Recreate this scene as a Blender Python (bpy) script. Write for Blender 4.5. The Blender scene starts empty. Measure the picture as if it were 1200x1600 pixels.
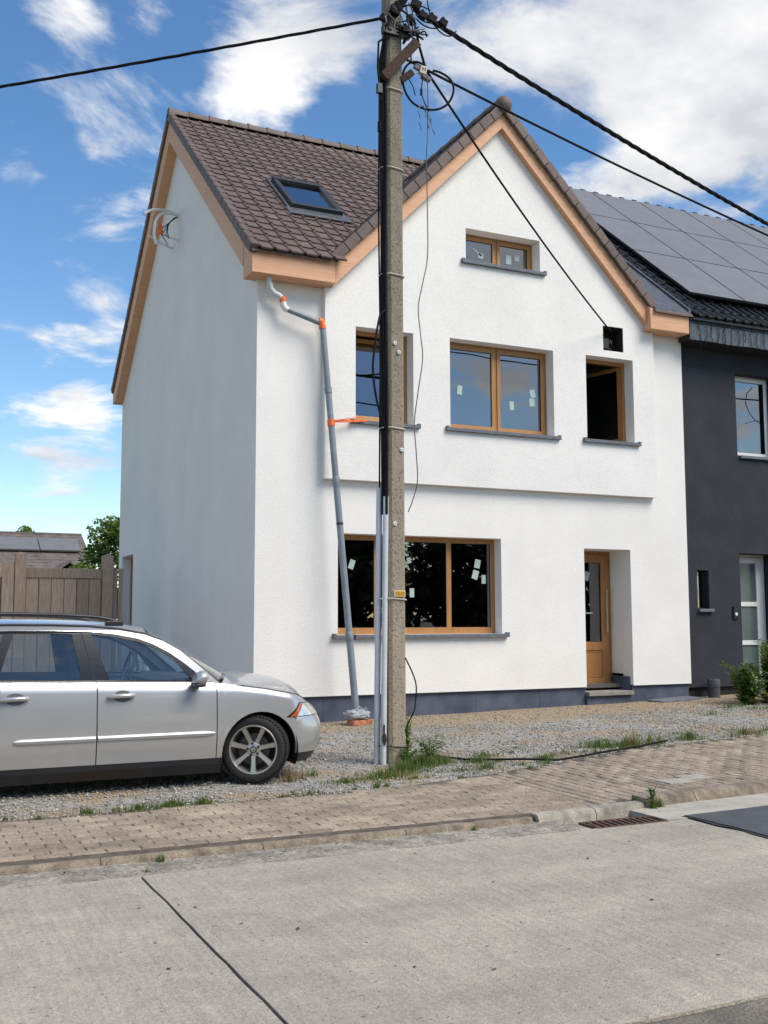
import bpy, bmesh, math, random
import numpy as np
from mathutils import Vector, Matrix, noise as mnoise
from mathutils.geometry import tessellate_polygon
R = math.radians
random.seed(7); rng = np.random.default_rng(7)
SC = bpy.context.scene
COL = SC.collection

# ---------------------------------------------------------------- camera, sky, sun, exposure
CAM_POS = Vector((-4.593, -14.051, 1.400))
YAW, PITCH, ROLL = -0.438226, 0.101634, -0.002181
cam_data = bpy.data.cameras.new('camera')
cam = bpy.data.objects.new('camera', cam_data); COL.objects.link(cam)
cam_data.sensor_fit = 'VERTICAL'; cam_data.sensor_height = 24.0
cam_data.lens = 24.0 * 1646.5 / 1600.0
cam_data.clip_start = 0.05; cam_data.clip_end = 3000
fw = Vector((-math.sin(YAW) * math.cos(PITCH), math.cos(YAW) * math.cos(PITCH), math.sin(PITCH)))
rt0 = Vector((math.cos(YAW), math.sin(YAW), 0)); up0 = rt0.cross(fw)
rt = rt0 * math.cos(ROLL) + up0 * math.sin(ROLL); up = up0 * math.cos(ROLL) - rt0 * math.sin(ROLL)
mw = Matrix((rt, up, -fw)).transposed().to_4x4(); mw.translation = CAM_POS
cam.matrix_world = mw
SC.camera = cam

SUN_EL, SUN_AZ = R(50), R(146)          # azimuth from +Y towards +X
sun_dir = Vector((math.sin(SUN_AZ) * math.cos(SUN_EL), math.cos(SUN_AZ) * math.cos(SUN_EL), math.sin(SUN_EL)))
sd = bpy.data.lights.new('sun', 'SUN'); sd.energy = 3.9; sd.angle = R(36); sd.color = (1.0, 0.915, 0.80)
sun = bpy.data.objects.new('sun', sd); COL.objects.link(sun)
sun.rotation_euler = sun_dir.to_track_quat('Z', 'Y').to_euler(); sun.location = (10, -20, 30)

world = bpy.data.worlds.new('World'); SC.world = world; world.use_nodes = True
SC.view_settings.view_transform = 'Standard'; SC.view_settings.look = 'None'
SC.view_settings.exposure = 0.10; SC.view_settings.gamma = 1.0

def N(nt, typ, **kw):
    n = nt.nodes.new(typ)
    for k, v in kw.items():
        if k == 'inp':
            for kk, vv in v.items(): n.inputs[kk].default_value = vv
        else: setattr(n, k, v)
    return n

def build_world():
    nt = world.node_tree; nt.nodes.clear(); L = nt.links.new
    out = N(nt, 'ShaderNodeOutputWorld'); bg = N(nt, 'ShaderNodeBackground'); bg.inputs[1].default_value = 0.135
    L(bg.outputs[0], out.inputs[0])
    sky = N(nt, 'ShaderNodeTexSky'); sky.sky_type = 'NISHITA'; sky.sun_disc = False
    sky.sun_elevation = SUN_EL; sky.sun_rotation = SUN_AZ; sky.altitude = 50; sky.air_density = 1.0; sky.dust_density = 0.2; sky.ozone_density = 1.3
    hs = N(nt, 'ShaderNodeHueSaturation', inp={'Saturation': 1.22, 'Value': 1.20}); L(sky.outputs[0], hs.inputs['Color'])
    tc = N(nt, 'ShaderNodeTexCoord')
    sep = N(nt, 'ShaderNodeSeparateXYZ'); L(tc.outputs['Generated'], sep.inputs[0])
    den = N(nt, 'ShaderNodeMath', operation='ADD', inp={1: 0.22}); L(sep.outputs['Z'], den.inputs[0])
    mx = N(nt, 'ShaderNodeMath', operation='MAXIMUM', inp={1: 0.06}); L(den.outputs[0], mx.inputs[0])
    dv = N(nt, 'ShaderNodeVectorMath', operation='DIVIDE')
    cmb = N(nt, 'ShaderNodeCombineXYZ'); 
    for i in range(3): L(mx.outputs[0], cmb.inputs[i])
    L(tc.outputs['Generated'], dv.inputs[0]); L(cmb.outputs[0], dv.inputs[1])
    n1 = N(nt, 'ShaderNodeTexNoise', inp={'Scale': 3.4, 'Detail': 10.0, 'Roughness': 0.60, 'Distortion': 0.35})
    off = N(nt, 'ShaderNodeVectorMath', operation='ADD'); off.inputs[1].default_value = (3.1, 1.7, 0.4)
    L(dv.outputs[0], off.inputs[0]); L(off.outputs[0], n1.inputs['Vector'])
    cov = n1.outputs['Fac']
    # the larger cumulus heaps seen over the roofs: (direction, radius, strength)
    heaps = [((0.282, 0.82, 0.498), 0.075, 0.15), ((0.267, 0.846, 0.461), 0.055, 0.13), ((0.311, 0.819, 0.482), 0.055, 0.12), ((0.116, 0.857, 0.502), 0.035, 0.12), ((0.179, 0.844, 0.506), 0.03, 0.11),
             ((0.08, 0.912, 0.403), 0.035, 0.08), ((0.095, 0.923, 0.373), 0.03, 0.09), ((0.152, 0.901, 0.407), 0.035, 0.08), ((0.191, 0.898, 0.395), 0.035, 0.07), ((0.152, 0.921, 0.359), 0.03, 0.06),
             ((0.099, 0.979, 0.176), 0.045, 0.12), ((0.149, 0.976, 0.161), 0.05, 0.14), ((0.158, 0.968, 0.196), 0.035, 0.10), ((0.129, 0.984, 0.126), 0.035, 0.10),
             ((0.534, 0.689, 0.491), 0.09, 0.11), ((0.585, 0.669, 0.459), 0.10, 0.12), ((0.636, 0.65, 0.415), 0.09, 0.14), ((0.582, 0.71, 0.396), 0.07, 0.10), ((0.604, 0.636, 0.48), 0.09, 0.10), ((0.472, 0.743, 0.475), 0.06, 0.12), ((0.437, 0.795, 0.421), 0.06, 0.15),
             ((0.525, -0.825, 0.222), 0.05, 0.13)]
    hr = random.Random(31)          # the same broken cumulus goes on all round the sky
    for k in range(24):
        az = 2 * math.pi * (k + hr.uniform(-.3, .3)) / 24; el = R(hr.choice((14, 24, 36, 48, 62)) + hr.uniform(-5, 5))
        d = (math.sin(az) * math.cos(el), math.cos(az) * math.cos(el), math.sin(el))
        if Vector(d).dot(fw) > 0.80: continue       # the part in view is listed above
        heaps.append((d, hr.uniform(.16, .26), hr.uniform(.11, .18)))
    for d, r, a in heaps:
        ds = N(nt, 'ShaderNodeVectorMath', operation='DISTANCE'); ds.inputs[1].default_value = Vector(d).normalized()
        L(tc.outputs['Generated'], ds.inputs[0])
        mr = N(nt, 'ShaderNodeMapRange', interpolation_type='SMOOTHERSTEP', inp={'From Min': r * 1.5, 'From Max': 0.0, 'To Min': 0.0, 'To Max': a})
        L(ds.outputs['Value'], mr.inputs['Value'])
        ad = N(nt, 'ShaderNodeMath', operation='ADD'); L(cov, ad.inputs[0]); L(mr.outputs[0], ad.inputs[1]); cov = ad.outputs[0]
    ramp = N(nt, 'ShaderNodeMapRange', interpolation_type='SMOOTHSTEP', inp={'From Min': 0.535, 'From Max': 0.72}); L(cov, ramp.inputs['Value'])
    n2 = N(nt, 'ShaderNodeTexNoise', inp={'Scale': 4.2, 'Detail': 6.0, 'Roughness': 0.55}); L(off.outputs[0], n2.inputs['Vector'])
    cr = N(nt, 'ShaderNodeMapRange', inp={'From Min': 0.36, 'From Max': 0.66}); L(n2.outputs['Fac'], cr.inputs['Value'])
    ccol = N(nt, 'ShaderNodeMix', data_type='RGBA'); ccol.inputs['A'].default_value = (4.7, 4.85, 5.2, 1); ccol.inputs['B'].default_value = (8.0, 7.9, 7.75, 1)
    L(cr.outputs[0], ccol.inputs['Factor'])
    mix = N(nt, 'ShaderNodeMix', data_type='RGBA'); L(ramp.outputs[0], mix.inputs['Factor']); L(hs.outputs[0], mix.inputs['A']); L(ccol.outputs['Result'], mix.inputs['B'])
    L(mix.outputs['Result'], bg.inputs[0])
build_world()

# ---------------------------------------------------------------- materials
def new_mat(name):
    m = bpy.data.materials.new(name); m.use_nodes = True
    nt = m.node_tree; b = nt.nodes['Principled BSDF']
    return m, nt, b

def mat(name, col, rough=0.7, metal=0.0, var=0.12, vscale=6.0, bump=0.0, bscale=60.0, fine=None, stretch=(1, 1, 1), coat=0.0, rand=0.0, col2=None, bdist=0.01, spec=0.5, detail=6.0):
    """principled material: colour with noise variation (world space), bump, optional per object variation"""
    m, nt, b = new_mat(name); L = nt.links.new
    b.inputs['Roughness'].default_value = rough; b.inputs['Metallic'].default_value = metal
    b.inputs['Coat Weight'].default_value = coat; b.inputs['Coat Roughness'].default_value = 0.05
    b.inputs['Specular IOR Level'].default_value = spec
    geo = N(nt, 'ShaderNodeNewGeometry')
    mp = N(nt, 'ShaderNodeMapping'); mp.inputs['Scale'].default_value = stretch; L(geo.outputs['Position'], mp.inputs[0])
    n = N(nt, 'ShaderNodeTexNoise', inp={'Scale': vscale, 'Detail': detail, 'Roughness': 0.6}); L(mp.outputs[0], n.inputs['Vector'])
    c2 = col2 if col2 else tuple(max(0, c * (1 - 2.2 * var)) for c in col)
    c1 = tuple(c * (1 + (0 if col2 else var)) for c in col)
    mr = N(nt, 'ShaderNodeMapRange', inp={'From Min': 0.3, 'From Max': 0.7}); L(n.outputs['Fac'], mr.inputs['Value'])
    mx = N(nt, 'ShaderNodeMix', data_type='RGBA'); mx.inputs['A'].default_value = (*c2, 1); mx.inputs['B'].default_value = (*c1, 1); L(mr.outputs[0], mx.inputs['Factor'])
    last = mx.outputs['Result']
    if fine:  # (scale, amount) fine speckle
        f = N(nt, 'ShaderNodeTexNoise', inp={'Scale': fine[0], 'Detail': 3.0, 'Roughness': 0.7}); L(mp.outputs[0], f.inputs['Vector'])
        fr = N(nt, 'ShaderNodeMapRange', inp={'From Min': 0.3, 'From Max': 0.7, 'To Min': 1 - fine[1], 'To Max': 1 + fine[1]}); L(f.outputs['Fac'], fr.inputs['Value'])
        mm = N(nt, 'ShaderNodeVectorMath', operation='SCALE'); L(last, mm.inputs[0]); L(fr.outputs[0], mm.inputs['Scale']); last = mm.outputs[0]
    if rand:
        oi = N(nt, 'ShaderNodeObjectInfo')
        rr = N(nt, 'ShaderNodeMapRange', inp={'To Min': 1 - rand, 'To Max': 1 + rand}); L(oi.outputs['Random'], rr.inputs['Value'])
        at = N(nt, 'ShaderNodeAttribute', attribute_name='shade')
        isz = N(nt, 'ShaderNodeMath', operation='COMPARE', inp={1: 0.0, 2: 0.001}); L(at.outputs['Fac'], isz.inputs[0])
        ms = N(nt, 'ShaderNodeMix', data_type='FLOAT'); L(isz.outputs[0], ms.inputs['Factor']); L(at.outputs['Fac'], ms.inputs['A']); L(rr.outputs[0], ms.inputs['B'])
        mm = N(nt, 'ShaderNodeVectorMath', operation='SCALE'); L(last, mm.inputs[0]); L(ms.outputs['Result'], mm.inputs['Scale']); last = mm.outputs[0]
    L(last, b.inputs['Base Color'])
    if bump:
        nb = N(nt, 'ShaderNodeTexNoise', inp={'Scale': bscale, 'Detail': 4.0, 'Roughness': 0.6}); L(mp.outputs[0], nb.inputs['Vector'])
        bp = N(nt, 'ShaderNodeBump', inp={'Strength': bump, 'Distance': bdist}); L(nb.outputs['Fac'], bp.inputs['Height']); L(bp.outputs[0], b.inputs['Normal'])
    return m

def glass_mat(name, tint=(0.85, 0.9, 0.92), refl=0.06, rough=0.0):
    m, nt, b = new_mat(name); nt.nodes.remove(b); L = nt.links.new
    out = nt.nodes['Material Output']
    tr = N(nt, 'ShaderNodeBsdfTransparent'); tr.inputs[0].default_value = (*tint, 1)
    gl = N(nt, 'ShaderNodeBsdfGlossy'); gl.inputs['Roughness'].default_value = rough; gl.inputs[0].default_value = (1, 1, 1, 1)
    geo = N(nt, 'ShaderNodeNewGeometry'); n = N(nt, 'ShaderNodeTexNoise', inp={'Scale': 1.1, 'Detail': 1.0}); L(geo.outputs['Position'], n.inputs['Vector'])
    bp = N(nt, 'ShaderNodeBump', inp={'Strength': 0.10, 'Distance': 0.05}); L(n.outputs['Fac'], bp.inputs['Height']); L(bp.outputs[0], gl.inputs['Normal'])
    fr = N(nt, 'ShaderNodeFresnel')
    bf = N(nt, 'ShaderNodeMath', operation='MULTIPLY_ADD', inp={1: -0.8333, 2: 1.5}); L(geo.outputs['Backfacing'], bf.inputs[0]); L(bf.outputs[0], fr.inputs['IOR'])   # thin pane: same from both sides
    ad = N(nt, 'ShaderNodeMath', operation='MULTIPLY_ADD', inp={1: 1.4, 2: refl}, use_clamp=True); L(fr.outputs[0], ad.inputs[0])
    mx = N(nt, 'ShaderNodeMixShader'); L(ad.outputs[0], mx.inputs[0]); L(tr.outputs[0], mx.inputs[1]); L(gl.outputs[0], mx.inputs[2])
    L(mx.outputs[0], out.inputs[0])
    return m

def wood_mat(name, c1, c2, rough=0.5, axis='Z', scale=1.0, rand=0.0):
    st = {'Z': (14, 14, 0.9), 'X': (0.9, 14, 14), 'Y': (14, 0.9, 14)}[axis]
    return mat(name, c1, rough=rough, col2=c2, vscale=3.0 * scale, stretch=st, bump=0.15, bscale=9, bdist=0.003, rand=rand)

M = {}
def build_materials():
    M['render'] = mat('white_render', (0.80, 0.785, 0.755), 0.93, var=0.03, vscale=0.9, bump=0.5, bscale=48, bdist=0.011, fine=(32, 0.05))
    M['plinth'] = mat('plinth_bitumen', (0.095, 0.115, 0.165), 0.75, var=0.0, col2=(0.042, 0.052, 0.082), vscale=3.2, bump=0.25, bscale=40, fine=(90, 0.12))
    M['black_gap'] = mat('dark_rubber', (0.012, 0.012, 0.013), 0.8)
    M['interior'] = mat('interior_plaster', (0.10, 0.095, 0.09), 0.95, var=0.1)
    M['fascia'] = wood_mat('fascia_larch', (0.70, 0.40, 0.24), (0.57, 0.31, 0.175), 0.6, 'X', 0.8)
    M['oak'] = wood_mat('oak_frame', (0.43, 0.215, 0.075), (0.31, 0.145, 0.048), 0.42, 'Z', 1.0)
    M['oak_h'] = wood_mat('oak_frame_h', (0.43, 0.215, 0.075), (0.31, 0.145, 0.048), 0.42, 'X', 1.0)
    M['bluestone'] = mat('bluestone', (0.135, 0.15, 0.18), 0.7, var=0.14, vscale=14, bump=0.2, bscale=90)
    M['step'] = mat('step_stone', (0.26, 0.245, 0.22), 0.8, var=0.12, vscale=9, bump=0.3, bscale=70)
    M['tile'] = mat('roof_tile', (0.130, 0.092, 0.080), 0.62, var=0.12, vscale=5, bump=0.25, bscale=120, rand=0.13, fine=(40, 0.10))
    M['tile_dark'] = mat('roof_tile_black', (0.018, 0.019, 0.023), 0.38, var=0.15, vscale=4, bump=0.1, bscale=90, rand=0.15)
    M['lead'] = mat('lead_flashing', (0.11, 0.12, 0.135), 0.45, metal=0.35, var=0.2, vscale=9, bump=0.2, bscale=20)
    M['metal_dark'] = mat('dark_metal', (0.045, 0.048, 0.052), 0.4, metal=0.4, var=0.1)
    M['glass'] = glass_mat('window_glass', (0.30, 0.34, 0.36), 0.15)
    M['glass_frost'] = mat('frosted_glass', (0.10, 0.135, 0.14), 0.18, var=0.1, vscale=2)
    M['curtain'] = mat('curtain', (0.45, 0.50, 0.56), 0.85, var=0.1, vscale=8, stretch=(6, 6, 0.3))
    M['sticker'] = mat('paper_label', (0.40, 0.50, 0.48), 0.6, var=0.05, vscale=40)
    M['grey_render'] = mat('dark_render', (0.026, 0.029, 0.041), 0.92, var=0.12, vscale=2.0, bump=0.6, bscale=40, bdist=0.012, fine=(30, 0.14))
    M['slate'] = mat('slate_cladding', (0.075, 0.095, 0.125), 0.6, var=0.22, vscale=7, stretch=(3, 3, 1), bump=0.3, bscale=30, rand=0.15)
    M['panel'] = mat('solar_cell', (0.17, 0.168, 0.168), 0.42, var=0.06, vscale=3, coat=0.0, spec=0.5)  # base greyed to paint in the clouds mirrored on the panels
    M['white_pvc'] = mat('white_pvc', (0.74, 0.74, 0.73), 0.4, var=0.02)
    M['grey_pvc'] = mat('grey_pvc', (0.205, 0.235, 0.275), 0.45, var=0.10, vscale=5, fine=(60, 0.06))
    M['pale_pvc'] = mat('pale_grey_pvc', (0.56, 0.58, 0.62), 0.42, var=0.05, vscale=5)
    M['orange'] = mat('orange_tape', (0.80, 0.16, 0.035), 0.5, var=0.12, vscale=18)
    M['conduit'] = mat('white_conduit', (0.70, 0.69, 0.66), 0.5, var=0.04)
    M['cable'] = mat('black_cable', (0.010, 0.010, 0.013), 0.75, var=0.2, spec=0.15)
    M['cable_grey'] = mat('grey_cable', (0.09, 0.09, 0.095), 0.55, var=0.2)
    M['rust'] = mat('rusty_steel', (0.062, 0.030, 0.020), 0.85, var=0.3, vscale=30, bump=0.4, bscale=80)
    M['pole'] = pole_mat()
    M['wood_grey'] = wood_mat('weathered_wood', (0.42, 0.325, 0.25), (0.22, 0.168, 0.125), 0.85, 'Z', 1.6, rand=0.22)
    M['far_wall'] = mat('far_brick', (0.20, 0.12, 0.085), 0.9)
    M['leaf'] = leaf_mat('leaf_green', (0.115, 0.21, 0.042), (0.05, 0.105, 0.02))
    M['leaf_dark'] = leaf_mat('leaf_dark', (0.035, 0.06, 0.018), (0.015, 0.028, 0.008))
    M['leaf_lime'] = leaf_mat('leaf_lime', (0.17, 0.26, 0.055), (0.085, 0.155, 0.03))
    M['grass'] = leaf_mat('grass_blade', (0.17, 0.22, 0.05), (0.075, 0.125, 0.025))
    M['grass_dry'] = leaf_mat('grass_dry', (0.36, 0.29, 0.13), (0.20, 0.15, 0.06))
    M['bark'] = mat('bark', (0.09, 0.065, 0.045), 0.9, var=0.3, vscale=12, bump=0.6, bscale=30)
    M['brick'] = mat('red_brick', (0.47, 0.19, 0.10), 0.9, var=0.2, vscale=20, bump=0.3, bscale=80, rand=0.15)
    M['plastic_wrap'] = mat('plastic_wrap', (0.36, 0.39, 0.43), 0.25, var=0.2, vscale=14, bump=0.9, bscale=22, bdist=0.03)
    M['yellow'] = mat('yellow_plate', (0.80, 0.42, 0.02), 0.5, var=0.05)
    M['ink'] = mat('black_ink', (0.015, 0.014, 0.012), 0.6)
    M['zip'] = mat('pale_strap', (0.50, 0.47, 0.42), 0.6, var=0.1, vscale=20)
    M['concrete_slab'] = concrete_mat()
    M['concrete_old'] = mat('old_concrete', (0.20, 0.18, 0.15), 0.95, var=0.22, vscale=3.5, bump=0.9, bscale=55, bdist=0.02, fine=(70, 0.35))
    M['gutter'] = mat('gutter_concrete', (0.335, 0.305, 0.255), 0.95, var=0.24, vscale=5, bump=0.9, bscale=45, bdist=0.02, fine=(40, 0.40))
    M['gutter_pale'] = mat('gutter_pale', (0.41, 0.385, 0.33), 0.93, var=0.12, vscale=4, bump=0.5, bscale=70, fine=(85, 0.15))
    M['kerb'] = mat('kerb_concrete', (0.36, 0.33, 0.275), 0.93, var=0.22, vscale=7, bump=0.6, bscale=60, rand=0.10, fine=(75, 0.2))
    M['kerb_brown'] = mat('kerb_mossy', (0.225, 0.185, 0.140), 0.95, var=0.25, vscale=8, bump=0.7, bscale=60, rand=0.10, fine=(75, 0.25))
    M['kerb_dirt'] = mat('kerb_dirt', (0.27, 0.222, 0.165), 0.97, var=0.25, vscale=9, bump=0.9, bscale=60, fine=(75, 0.3))
    M['paver'] = mat('paver', (0.325, 0.265, 0.200), 0.95, var=0.16, vscale=2.3, bump=0.8, bscale=48, bdist=0.014, rand=0.17, fine=(42, 0.30))
    M['paver_pale'] = mat('paver_pale', (0.36, 0.33, 0.28), 0.95, var=0.12, vscale=4, bump=0.6, bscale=75, rand=0.06, fine=(80, 0.15))
    M['sand'] = mat('joint_sand', (0.125, 0.10, 0.072), 1.0, var=0.25, vscale=9, bump=0.8, bscale=90, fine=(110, 0.25))
    M['asphalt'] = mat('asphalt', (0.075, 0.080, 0.090), 0.85, var=0.12, vscale=5, bump=0.6, bscale=160, fine=(160, 0.2))
    M['tar'] = mat('tar', (0.025, 0.024, 0.026), 0.6, bump=0.4, bscale=40)
    M['yard'] = yard_mat()
    M['stone'] = mat('gravel_stone', (0.385, 0.365, 0.325), 0.95, var=0.22, vscale=30, rand=0.5)
    M['earth'] = mat('earth', (0.10, 0.12, 0.045), 1.0, var=0.3, vscale=0.6)
    M['grate'] = mat('rusty_grate', (0.115, 0.062, 0.042), 0.85, var=0.3, vscale=30, bump=0.4, bscale=70)

def leaf_mat(name, c1, c2):
    m, nt, b = new_mat(name); L = nt.links.new
    at = N(nt, 'ShaderNodeAttribute', attribute_name='shade')
    mx = N(nt, 'ShaderNodeMix', data_type='RGBA'); mx.inputs['A'].default_value = (*c2, 1); mx.inputs['B'].default_value = (*c1, 1); L(at.outputs['Fac'], mx.inputs['Factor'])
    L(mx.outputs['Result'], b.inputs['Base Color']); b.inputs['Roughness'].default_value = 0.55
    tl = N(nt, 'ShaderNodeBsdfTranslucent'); L(mx.outputs['Result'], tl.inputs[0])
    ms = N(nt, 'ShaderNodeMixShader'); ms.inputs[0].default_value = 0.3
    out = nt.nodes['Material Output']; L(b.outputs[0], ms.inputs[1]); L(tl.outputs[0], ms.inputs[2]); L(ms.outputs[0], out.inputs[0])
    return m

def pole_mat():
    m, nt, b = new_mat('pole_concrete'); L = nt.links.new
    geo = N(nt, 'ShaderNodeNewGeometry')
    sep = N(nt, 'ShaderNodeSeparateXYZ'); L(geo.outputs['Position'], sep.inputs[0])
    n = N(nt, 'ShaderNodeTexNoise', inp={'Scale': 2.2, 'Detail': 5.0}); L(geo.outputs['Position'], n.inputs['Vector'])
    h = N(nt, 'ShaderNodeMapRange', inp={'From Min': 0.2, 'From Max': 6.5}); L(sep.outputs['Z'], h.inputs['Value'])   # lichen and soot gather on the upper shaft
    hh = N(nt, 'ShaderNodeMath', operation='ADD'); L(h.outputs[0], hh.inputs[0])
    nm = N(nt, 'ShaderNodeMapRange', inp={'From Min': 0.3, 'From Max': 0.7, 'To Min': -0.25, 'To Max': 0.25}); L(n.outputs['Fac'], nm.inputs['Value']); L(nm.outputs[0], hh.inputs[1])
    mx = N(nt, 'ShaderNodeMix', data_type='RGBA', clamp_factor=True); mx.inputs['A'].default_value = (0.36, 0.305, 0.23, 1); mx.inputs['B'].default_value = (0.225, 0.198, 0.152, 1); L(hh.outputs[0], mx.inputs['Factor'])
    v = N(nt, 'ShaderNodeTexNoise', inp={'Scale': 60, 'Detail': 2.0, 'Roughness': 0.5}); 
    mp = N(nt, 'ShaderNodeMapping'); mp.inputs['Scale'].default_value = (1, 1, 0.6); L(geo.outputs['Position'], mp.inputs[0]); L(mp.outputs[0], v.inputs['Vector'])
    pr = N(nt, 'ShaderNodeMapRange', inp={'From Min': 0.34, 'From Max': 0.44, 'To Min': 0.6, 'To Max': 1.0}); L(v.outputs['Fac'], pr.inputs['Value'])
    f = N(nt, 'ShaderNodeTexNoise', inp={'Scale': 110, 'Detail': 3.0}); L(geo.outputs['Position'], f.inputs['Vector'])
    fr = N(nt, 'ShaderNodeMapRange', inp={'From Min': 0.3, 'From Max': 0.7, 'To Min': 0.75, 'To Max': 1.25}); L(f.outputs['Fac'], fr.inputs['Value'])
    mu = N(nt, 'ShaderNodeMath', operation='MULTIPLY'); L(pr.outputs[0], mu.inputs[0]); L(fr.outputs[0], mu.inputs[1])
    sc = N(nt, 'ShaderNodeVectorMath', operation='SCALE'); L(mx.outputs['Result'], sc.inputs[0]); L(mu.outputs[0], sc.inputs['Scale'])
    L(sc.outputs[0], b.inputs['Base Color']); b.inputs['Roughness'].default_value = 0.95
    bp = N(nt, 'ShaderNodeBump', inp={'Strength': 0.7, 'Distance': 0.012}); L(mu.outputs[0], bp.inputs['Height']); L(bp.outputs[0], b.inputs['Normal'])
    return m

def concrete_mat():
    m, nt, b = new_mat('road_concrete'); L = nt.links.new
    geo = N(nt, 'ShaderNodeNewGeometry'); P = geo.outputs['Position']
    def nz(scale, detail, st, lo, hi, a, bb):
        mp = N(nt, 'ShaderNodeMapping'); mp.inputs['Scale'].default_value = st; L(P, mp.inputs[0])
        n = N(nt, 'ShaderNodeTexNoise', inp={'Scale': scale, 'Detail': detail, 'Roughness': 0.6}); L(mp.outputs[0], n.inputs['Vector'])
        r = N(nt, 'ShaderNodeMapRange', inp={'From Min': lo, 'From Max': hi, 'To Min': a, 'To Max': bb}); L(n.outputs['Fac'], r.inputs['Value']); return r.outputs[0]
    fac = []
    fac.append(nz(1.0, 5, (0.55, 1.5, 1), 0.3, 0.7, 0.76, 1.12))      # long stains along the traffic
    fac.append(nz(6, 5, (1, 1, 1), 0.3, 0.7, 0.90, 1.10))
    fac.append(nz(34, 3, (1, 0.04, 1), 0.3, 0.7, 0.88, 1.10))        # brooming across the road
    fac.append(nz(48, 4, (1, 1, 1), 0.3, 0.7, 0.84, 1.15)); fac.append(nz(110, 3, (1, 1, 1), 0.3, 0.7, 0.80, 1.20))
    fac.append(nz(30, 2, (1, 1, 1), 0.27, 0.33, 0.45, 1.0))         # pits
    last = fac[0]
    for f in fac[1:]:
        mu = N(nt, 'ShaderNodeMath', operation='MULTIPLY'); L(last, mu.inputs[0]); L(f, mu.inputs[1]); last = mu.outputs[0]
    sc = N(nt, 'ShaderNodeVectorMath', operation='SCALE'); sc.inputs[0].default_value = (0.385, 0.348, 0.285); L(last, sc.inputs['Scale'])
    L(sc.outputs[0], b.inputs['Base Color']); b.inputs['Roughness'].default_value = 0.9
    bp = N(nt, 'ShaderNodeBump', inp={'Strength': 0.7, 'Distance': 0.010}); L(last, bp.inputs['Height']); L(bp.outputs[0], b.inputs['Normal'])
    return m

def yard_mat():
    m, nt, b = new_mat('yard_gravel'); L = nt.links.new
    geo = N(nt, 'ShaderNodeNewGeometry'); P = geo.outputs['Position']
    vo = N(nt, 'ShaderNodeTexVoronoi', inp={'Scale': 42.0, 'Randomness': 1.0}); L(P, vo.inputs['Vector'])
    hs = N(nt, 'ShaderNodeSeparateColor'); L(vo.outputs['Color'], hs.inputs[0])
    r = N(nt, 'ShaderNodeMapRange', inp={'To Min': 0.35, 'To Max': 1.5}); L(hs.outputs[0], r.inputs['Value'])
    n = N(nt, 'ShaderNodeTexNoise', inp={'Scale': 1.1, 'Detail': 6.0, 'Roughness': 0.65}); L(P, n.inputs['Vector'])
    sep = N(nt, 'ShaderNodeSeparateXYZ'); L(P, sep.inputs[0])
    near = N(nt, 'ShaderNodeMapRange', inp={'From Min': -1.7, 'From Max': -0.2, 'To Min': 0.0, 'To Max': 0.42}); L(sep.outputs['Y'], near.inputs['Value'])   # builders' sand along the wall
    ad = N(nt, 'ShaderNodeMath', operation='ADD'); L(n.outputs['Fac'], ad.inputs[0]); L(near.outputs[0], ad.inputs[1])
    s = N(nt, 'ShaderNodeMapRange', interpolation_type='SMOOTHSTEP', inp={'From Min': 0.47, 'From Max': 0.62}); L(ad.outputs[0], s.inputs['Value'])
    gs = N(nt, 'ShaderNodeVectorMath', operation='SCALE'); gs.inputs[0].default_value = (0.33, 0.32, 0.295); L(r.outputs[0], gs.inputs['Scale'])
    ns = N(nt, 'ShaderNodeTexNoise', inp={'Scale': 14, 'Detail': 6.0, 'Roughness': 0.7}); L(P, ns.inputs['Vector'])
    sm = N(nt, 'ShaderNodeMix', data_type='RGBA'); sm.inputs['A'].default_value = (0.24, 0.175, 0.105, 1); sm.inputs['B'].default_value = (0.44, 0.345, 0.225, 1); L(ns.outputs['Fac'], sm.inputs['Factor'])
    mx = N(nt, 'ShaderNodeMix', data_type='RGBA'); L(s.outputs[0], mx.inputs['Factor']); L(gs.outputs[0], mx.inputs['A']); L(sm.outputs['Result'], mx.inputs['B'])
    L(mx.outputs['Result'], b.inputs['Base Color']); b.inputs['Roughness'].default_value = 0.95
    bp = N(nt, 'ShaderNodeBump', inp={'Strength': 1.0, 'Distance': 0.02}); L(vo.outputs['Distance'], bp.inputs['Height']); bp.invert = True; L(bp.outputs[0], b.inputs['Normal'])
    return m
build_materials()

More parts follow.
